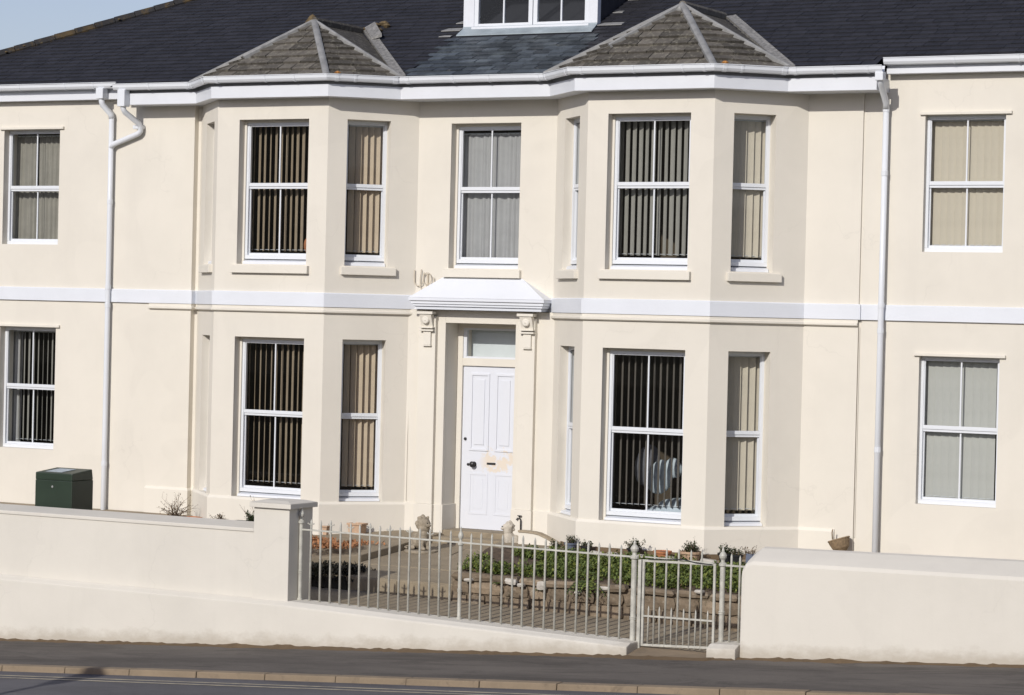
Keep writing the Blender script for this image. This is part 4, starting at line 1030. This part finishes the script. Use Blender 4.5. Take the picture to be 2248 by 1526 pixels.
# ---- pots and ornaments
def trough(name, label, loc, L, W, Hh, mat, rz=0, plants=None, cat='planter', group=None):
    t = thing(name, label, cat, loc, rz, group)
    m_ = MB(); k = .88
    m_.prism([(-L/2*k, -W/2*k, 0), (L/2*k, -W/2*k, 0), (L/2*k, W/2*k, 0), (-L/2*k, W/2*k, 0)], [(-L/2, -W/2, Hh*.85), (L/2, -W/2, Hh*.85), (L/2, W/2, Hh*.85), (-L/2, W/2, Hh*.85)])
    m_.build('planter_body', mat, t, bev=.006)
    r = MB(); o = .012
    for (a, b, c, d) in ((-L/2-o, L/2+o, -W/2-o, -W/2+o), (-L/2-o, L/2+o, W/2-o, W/2+o), (-L/2-o, -L/2+o, -W/2+o, W/2-o), (L/2-o, L/2+o, -W/2+o, W/2-o)): r.box(a, b, c, d, Hh*.85+.001, Hh)
    r.build('rim', mat, t, bev=.004)
    MB().box(-L/2+.013, L/2-.013, -W/2+.013, W/2-.013, Hh*.86, Hh*.93).build('soil', 'soil', t)
    return t
def pot(name, label, loc, r, h, mat, cat='flower pot', group=None):
    t = thing(name, label, cat, loc, 0, group)
    MB().lathe((0, 0, 0), [(r*.68, 0), (r*.92, h*.8), (r*1.05, h*.8), (r*1.08, h), (r*.95, h), (r*.93, h*.9)], 18).build('pot_body', mat, t, smooth=False)
    MB().lathe((0, 0, h*.88), [(r*.9, 0), (r*.5, .01), (.001, .015)], 14).build('soil', 'soil', t)
    return t
def twigs(t, base, n, L, seed, mat='twig', leafy=0, curl=.3):
    random.seed(seed); m_ = MB(); lv = []; b = Vector(base)
    for k in range(n):
        a = random.random()*6.283; tilt = random.uniform(.05, .75); d = Vector((math.cos(a)*math.sin(tilt), math.sin(a)*math.sin(tilt), math.cos(tilt))); l = L*random.uniform(.45, 1)
        p = b+Vector((random.uniform(-.04, .04), random.uniform(-.03, .03), 0)); pts = [p.copy()]
        for i in range(5):
            d = (d+Vector((random.uniform(-curl, curl), random.uniform(-curl, curl), random.uniform(-curl, curl*.4)))).normalized(); p = p+d*l/5; pts.append(p.copy())
        m_.tube(pts, [.005, .0045, .004, .003, .002, .001], 4)
        for q in pts[2:]:
            if random.random() < .6:
                e = (d+Vector((random.uniform(-1, 1), random.uniform(-1, 1), random.uniform(-.3, .8)))).normalized()*l*.25
                m_.tube([q, q+e], [.002, .001], 3); lv.append(q+e)
            lv.append(q)
    m_.build('stem', mat, t)
    if leafy:
        vs = []; fs = []
        for q in lv:
            for _ in range(leafy):
                d = Vector((random.uniform(-1, 1), random.uniform(-1, 1), random.uniform(-1, 1))).normalized(); s_ = d.cross(Vector((0, 0, 1))).normalized(); l = random.uniform(.015, .032); o = len(vs)
                q2 = q+d*.008; vs += [q2, q2+d*l*.5+s_*l*.3, q2+d*l, q2+d*l*.5-s_*l*.3]; fs.append((o, o+1, o+2, o+3))
        me = bpy.data.meshes.new('foliage'); me.from_pydata([tuple(v) for v in vs], [], fs); me.materials.append(M['leaf_dark' if leafy > 1 else 'dry_leaf']); link('foliage', me, t)
trough('planter', 'long terracotta trough beside the doorstep ornament', (1.215, -.52, -.14), .30, .17, .14, 'terracotta', .06)
tr = trough('planter', 'black plastic tray planter right of the terracotta trough', (1.56, -.66, -.16), .24, .16, .09, 'black_plastic'); twigs(tr, (0, 0, .08), 14, .11, 60, leafy=3)
trough('planter', 'square terracotta planter seen behind the leftmost railing bars', (-1.72, -.78, -.12), .17, .14, .15, 'terracotta_pale')
trough('planter', 'pale terracotta planter standing against the left bay', (-1.33, -.60, -.10), .20, .14, .17, 'terracotta_pale')
pot('flower_pot', 'round terracotta pot without plants at the foot of the right bay', (3.22, -1.15, -.085), .105, .13, 'terracotta')
p_ = pot('flower_pot', 'pale terracotta pot of dark spiky plants at the foot of the right bay', (3.60, -1.18, -.075), .125, .14, 'terracotta_pale'); twigs(p_, (0, 0, .12), 46, .15, 61, leafy=2)
p_ = pot('flower_pot', 'dark pot of dead stems behind the gate post', (2.84, -1.12, -.05), .09, .10, 'black_plastic'); twigs(p_, (0, 0, .09), 30, .11, 62, leafy=3)
p_ = pot('flower_pot', 'black pot of green plants behind the right hand gate post', (4.05, -1.20, -.055), .09, .13, 'black_plastic'); twigs(p_, (0, 0, .11), 24, .11, 63, leafy=3)
p_ = pot('flower_pot', 'black pot beside the right garden wall with a drooping plant', (4.20, -1.22, -.05), .075, .12, 'black_plastic'); twigs(p_, (0, 0, .11), 16, .09, 64, leafy=2)
p_ = pot('flower_pot', 'blue grey glazed pot with silvery stems below the handrail end', (1.93, -1.0, -.07), .075, .12, 'blue_pot'); twigs(p_, (0, 0, .11), 22, .10, 65, leafy=2)
p_ = pot('flower_pot', 'small dark pot with reddish plant right of the blue grey pot', (2.17, -1.06, -.07), .07, .10, 'black_plastic'); twigs(p_, (0, 0, .09), 18, .08, 66, leafy=2)
# pale edging stones
random.seed(40)
EDL = ['pale edging stone left of the dark pot by the tall gate post', 'small pale edging stone just beside the dark pot by the gate post', 'pale edging stone left of the round terracotta pot', 'pale edging stone between the terracotta pot and the spiky potted plant',
    'longest pale edging stone right of the spiky potted plant', 'pale edging stone beside the blue grey pot']
for i, (x, l) in enumerate(((2.42, .16), (2.62, .13), (3.02, .11), (3.40, .16), (3.86, .20), (1.78, .13))):
    m_ = MB(); y = -1.27+random.uniform(-.02, .02); z = -.09
    m_.hexa([(x-l/2, y-.05, z), (x+l/2, y-.04, z), (x+l/2, y+.05, z), (x-l/2, y+.05, z), (x-l/2*.9, y-.04, z+.09), (x+l/2*.85, y-.03, z+.075), (x+l/2*.9, y+.04, z+.08), (x-l/2*.9, y+.04, z+.09)])
    tag(m_.build('edging_stone', 'white_stone', bev=.012), EDL[i], 'stone', 'pale edging stones along the foot of the right bay')
# brown line of soil at the foot of the bay
mb = MB(); mb.sweep([(1.55, -.48), (1.93, -.90), (3.64, -.90), (4.52, -.02), (4.95, -.02)], [(0, -.12), (.05, -.12), (.05, -.035), (.015, .012), (0, .012)]); mb.build('soil_edge', 'dirt', kind='stuff', label='brown soil edging along the foot of the right bay', category='soil')
# wicker bowl
t = thing('wicker_bowl', 'half hidden brown wicker bowl behind the right garden wall beside the downpipe', 'bowl', (5.08, -.14, .10))
m_ = MB(Matrix.Rotation(R_(-18), 4, 'Y')); m_.lathe((0, 0, 0), [(.05, -.02), (.10, .03), (.125, .10), (.13, .13), (.118, .13), (.11, .09)], 20); m_.build('bowl_body', 'wicker', t)
m_ = MB(Matrix.Rotation(R_(-18), 4, 'Y')); m_.tube([(.125*math.cos(a*.314), .125*math.sin(a*.314), .133) for a in range(21)], .012, 6); m_.build('rim', 'wicker', t)
MB().tube([(-.12, 0, .12), (-.125, -.01, .20), (-.12, 0, .24)], .008, 5).build('handle', 'wicker', t)
t = thing('twig_heap', 'small grey twigs lying just above the right garden wall', 'twigs', (4.48, -1.5, .10)); twigs(t, (0, 0, 0), 12, .12, 70, 'twig', 1, .5)
MB().box(-.04, .20, -.03, .03, -.12, .018).build('slate_piece', 'blue_pot', t, bev=.006)
# left plants
t = pot('flower_pot', 'terracotta bowl with a sprawling bare twiggy plant behind the left wall', (-3.84, -.82, -.16), .20, .17, 'terracotta'); twigs(t, (-.16, 0, .12), 34, .40, 71, 'twig', 1, .45)
MB().tube([(-.16, 0, .08), (-.21, 0, .2), (-.24, 0, .32)], [.02, .012, .006], 6).build('stem', 'twig', t)
t = pot('flower_pot', 'small terracotta pot peeping over the left wall with dry flower stems', (-2.86, -1.5, -.10), .13, .16, 'terracotta_pale'); twigs(t, (0, 0, .14), 24, .13, 72, 'twig', 1, .4)
t = trough('planter', 'dark planter with green plants close to the left pier', (-2.42, -1.5, -.10), .42, .2, .18, 'black_plastic'); twigs(t, (.08, 0, .15), 40, .17, 73, 'leaf_dark', 3, .3); twigs(t, (.15, 0, .15), 6, .38, 74, 'twig', 1, .12)
blob('ball', 'small blue grey ball resting behind the left wall', 'ball', [((-3.06, -1.5, .045), (.035, .035, .035))], 'blue_pot', .008)

# stone lions either side of the step
def lion(label, loc, rz, mat, sc=1.0):
    t = thing('lion_statue', label, 'statue', loc, rz)
    S = lambda c, r, *a: (Vector(c)*sc, tuple(x*sc for x in r), *a)
    parts = [S((0, 0, .15), (.085, .075, .13), -12), S((-.02, 0, .20), (.07, .07, .085)),          # chest, shoulders
             S((.09, 0, .11), (.085, .075, .10)), S((.14, 0, .07), (.07, .085, .065)),              # back and haunches
             S((-.05, -.04, .09), (.026, .026, .10)), S((-.05, .04, .09), (.026, .026, .10)),       # forelegs
             S((-.07, -.04, .02), (.04, .028, .02)), S((-.07, .04, .02), (.04, .028, .02)),         # paws
             S((.10, -.085, .03), (.06, .025, .03)), S((.10, .085, .03), (.06, .025, .03)),
             S((-.01, 0, .33), (.080, .085, .082)), S((-.025, 0, .27), (.075, .075, .07)),          # mane
             S((-.075, 0, .325), (.045, .05, .05)), S((-.115, 0, .305), (.028, .034, .024)),        # face, muzzle
             S((-.03, -.055, .395), (.020, .015, .022)), S((-.03, .055, .395), (.020, .015, .022)), S((0, 0, .405), (.03, .03, .03))]
    random.seed(int(loc[0]*100)+9)
    for k in range(26):
        a, b = random.random()*6.283, random.uniform(-.7, 1.2)
        parts.append(S((.005+.075*math.cos(a)*math.cos(b)*.9+.0, .08*math.sin(a)*math.cos(b), .325+.08*math.sin(b)), (.02, .02, .02)))
    blob('lion_body', None, None, parts, mat, .0085, .008, parent=t)
    for s_ in (-1, 1): MB(Matrix.Translation((-.118*sc, s_*.022*sc, .335*sc))).lathe((0, 0, -.006), [(.002, 0), (.008, .004), (.008, .009), (.002, .012)], 8).build('eye', 'black_metal', t)
    MB().tube([(.19*sc, .02, .04*sc), (.235*sc, .06, .03*sc), (.22*sc, .10, .02*sc), (.15*sc, .12, .018*sc)], .011*sc, 6).build('tail', mat, t, smooth=True)
    MB().lathe((.02*sc, 0, -.035), [(.20*sc, 0), (.205*sc, .012), (.205*sc, .03), (.19*sc, .036)], 24).build('plinth_slab', mat, t)
    return t
lion('weathered brown stone lion sitting at the left of the front door step', (-.10, -1.06, -.165), R_(158), 'stone_brown', 1.02)
lion('pale stone lion sitting at the right of the front door step', (.86, -.56, -.115), R_(40), 'stone_pale', .80)

# wing wall with coping, tap, pipe
t = thing('wing_wall', 'low white wing wall with curved stone coping right of the front door', 'wall')
cp = [(1.02, .118), (1.12, .118), (1.22, .112), (1.30, .10), (1.38, .07), (1.50, .02), (1.62, -.035), (1.70, -.07)]
m_ = MB(); m_.prism([(x, -.63, -.22) for x, z in (cp[0], cp[-1])]+[(x, -.63, z-.02) for x, z in cp[::-1]], [(x, -.55, -.22) for x, z in (cp[0], cp[-1])]+[(x, -.55, z-.02) for x, z in cp[::-1]]); m_.build('wall_face', 'cream_trim', t)
m_ = MB()
for (x0, z0), (x1, z1) in zip(cp, cp[1:]): m_.hexa([(x0, -.645, z0-.019), (x1, -.645, z1-.019), (x1, -.535, z1-.019), (x0, -.535, z0-.019), (x0, -.645, z0+.004), (x1, -.645, z1+.004), (x1, -.535, z1+.004), (x0, -.535, z0+.004)])
m_.build('coping', 'wood', t)
t = thing('garden_tap', 'small metal garden tap on a thin standpipe beside the door', 'tap', (.80, -.16, 0))
MB().tube([(0, 0, -.1), (0, 0, .20), (-.01, 0, .225), (-.045, -.0, .228), (-.06, 0, .205)], .009, 8).build('standpipe', 'black_metal', t, smooth=True)
MB().lathe((-.02, 0, .232), [(.006, 0), (.006, .02), (.028, .024), (.028, .032), (.006, .034)], 10).build('handle', 'black_metal', t)

# green meter box behind the left wall
t = thing('storage_box', 'dark green plastic cabinet with a pale sticker on its rounded lid behind the left wall', 'cabinet', (-3.38, -4.0, 0))
bm_ = MB(); x0, x1, y0, y1 = -.28, .27, -.21, .20
bm_.prism([(x0, y0, -.5), (x1, y0, -.5), (x1, y1, -.5), (x0, y1, -.5)], [(x0, y0, .675), (x1, y0, .675), (x1, y1, .675), (x0, y1, .675)]); bm_.build('cabinet_body', 'green_plastic', t, bev=.008)
bm_ = MB(); bm_.prism([(x0, y0, .6755), (x1, y0, .6755), (x1, y1, .6755), (x0, y1, .6755)], [(x0+.0, y0+.0, .765), (x1-.0, y0+.0, .765), (x1-.01, y1-.01, .805), (x0+.01, y1-.01, .805)]); bm_.build('lid', 'green_plastic', t, bev=.012)
MB().hexa([(-.17, -.15, .773), (.07, -.15, .773), (.10, .08, .7975), (-.14, .08, .7975), (-.17, -.15, .776), (.07, -.15, .776), (.10, .08, .8005), (-.14, .08, .8005)]).build('sticker', 'sticker', t)
MB(Matrix.Translation((-.02, y0-.001, .60)) @ Matrix.Rotation(R_(90), 4, 'X')).lathe((0, 0, 0), [(.014, 0), (.014, .006), (.004, .008)], 12).build('lock', 'lead', t)
MB().box(x0+.03, x1-.05, y0-.004, y0+.001, .45, .455).build('door_seam', 'black_plastic', t) if False else None

# street lamp across the road whose shadow falls on the near kerb
t = thing('lamp_post', 'black lamp post standing across the road', 'street lamp', (-.95, -17.0, 0))
zg = -1.0
MB().tube([(0, 0, zg-.3), (0, 0, zg+.9), (0, 0, zg+.95), (0, 0, 3.75)], [.09, .085, .06, .045], 12).build('column', 'black_metal', t, smooth=True)
MB().lathe((0, 0, 3.75), [(.05, 0), (.12, .04), (.19, .36), (.21, .38), (.10, .52), (.03, .58)], 8).build('lantern', 'black_metal', t)
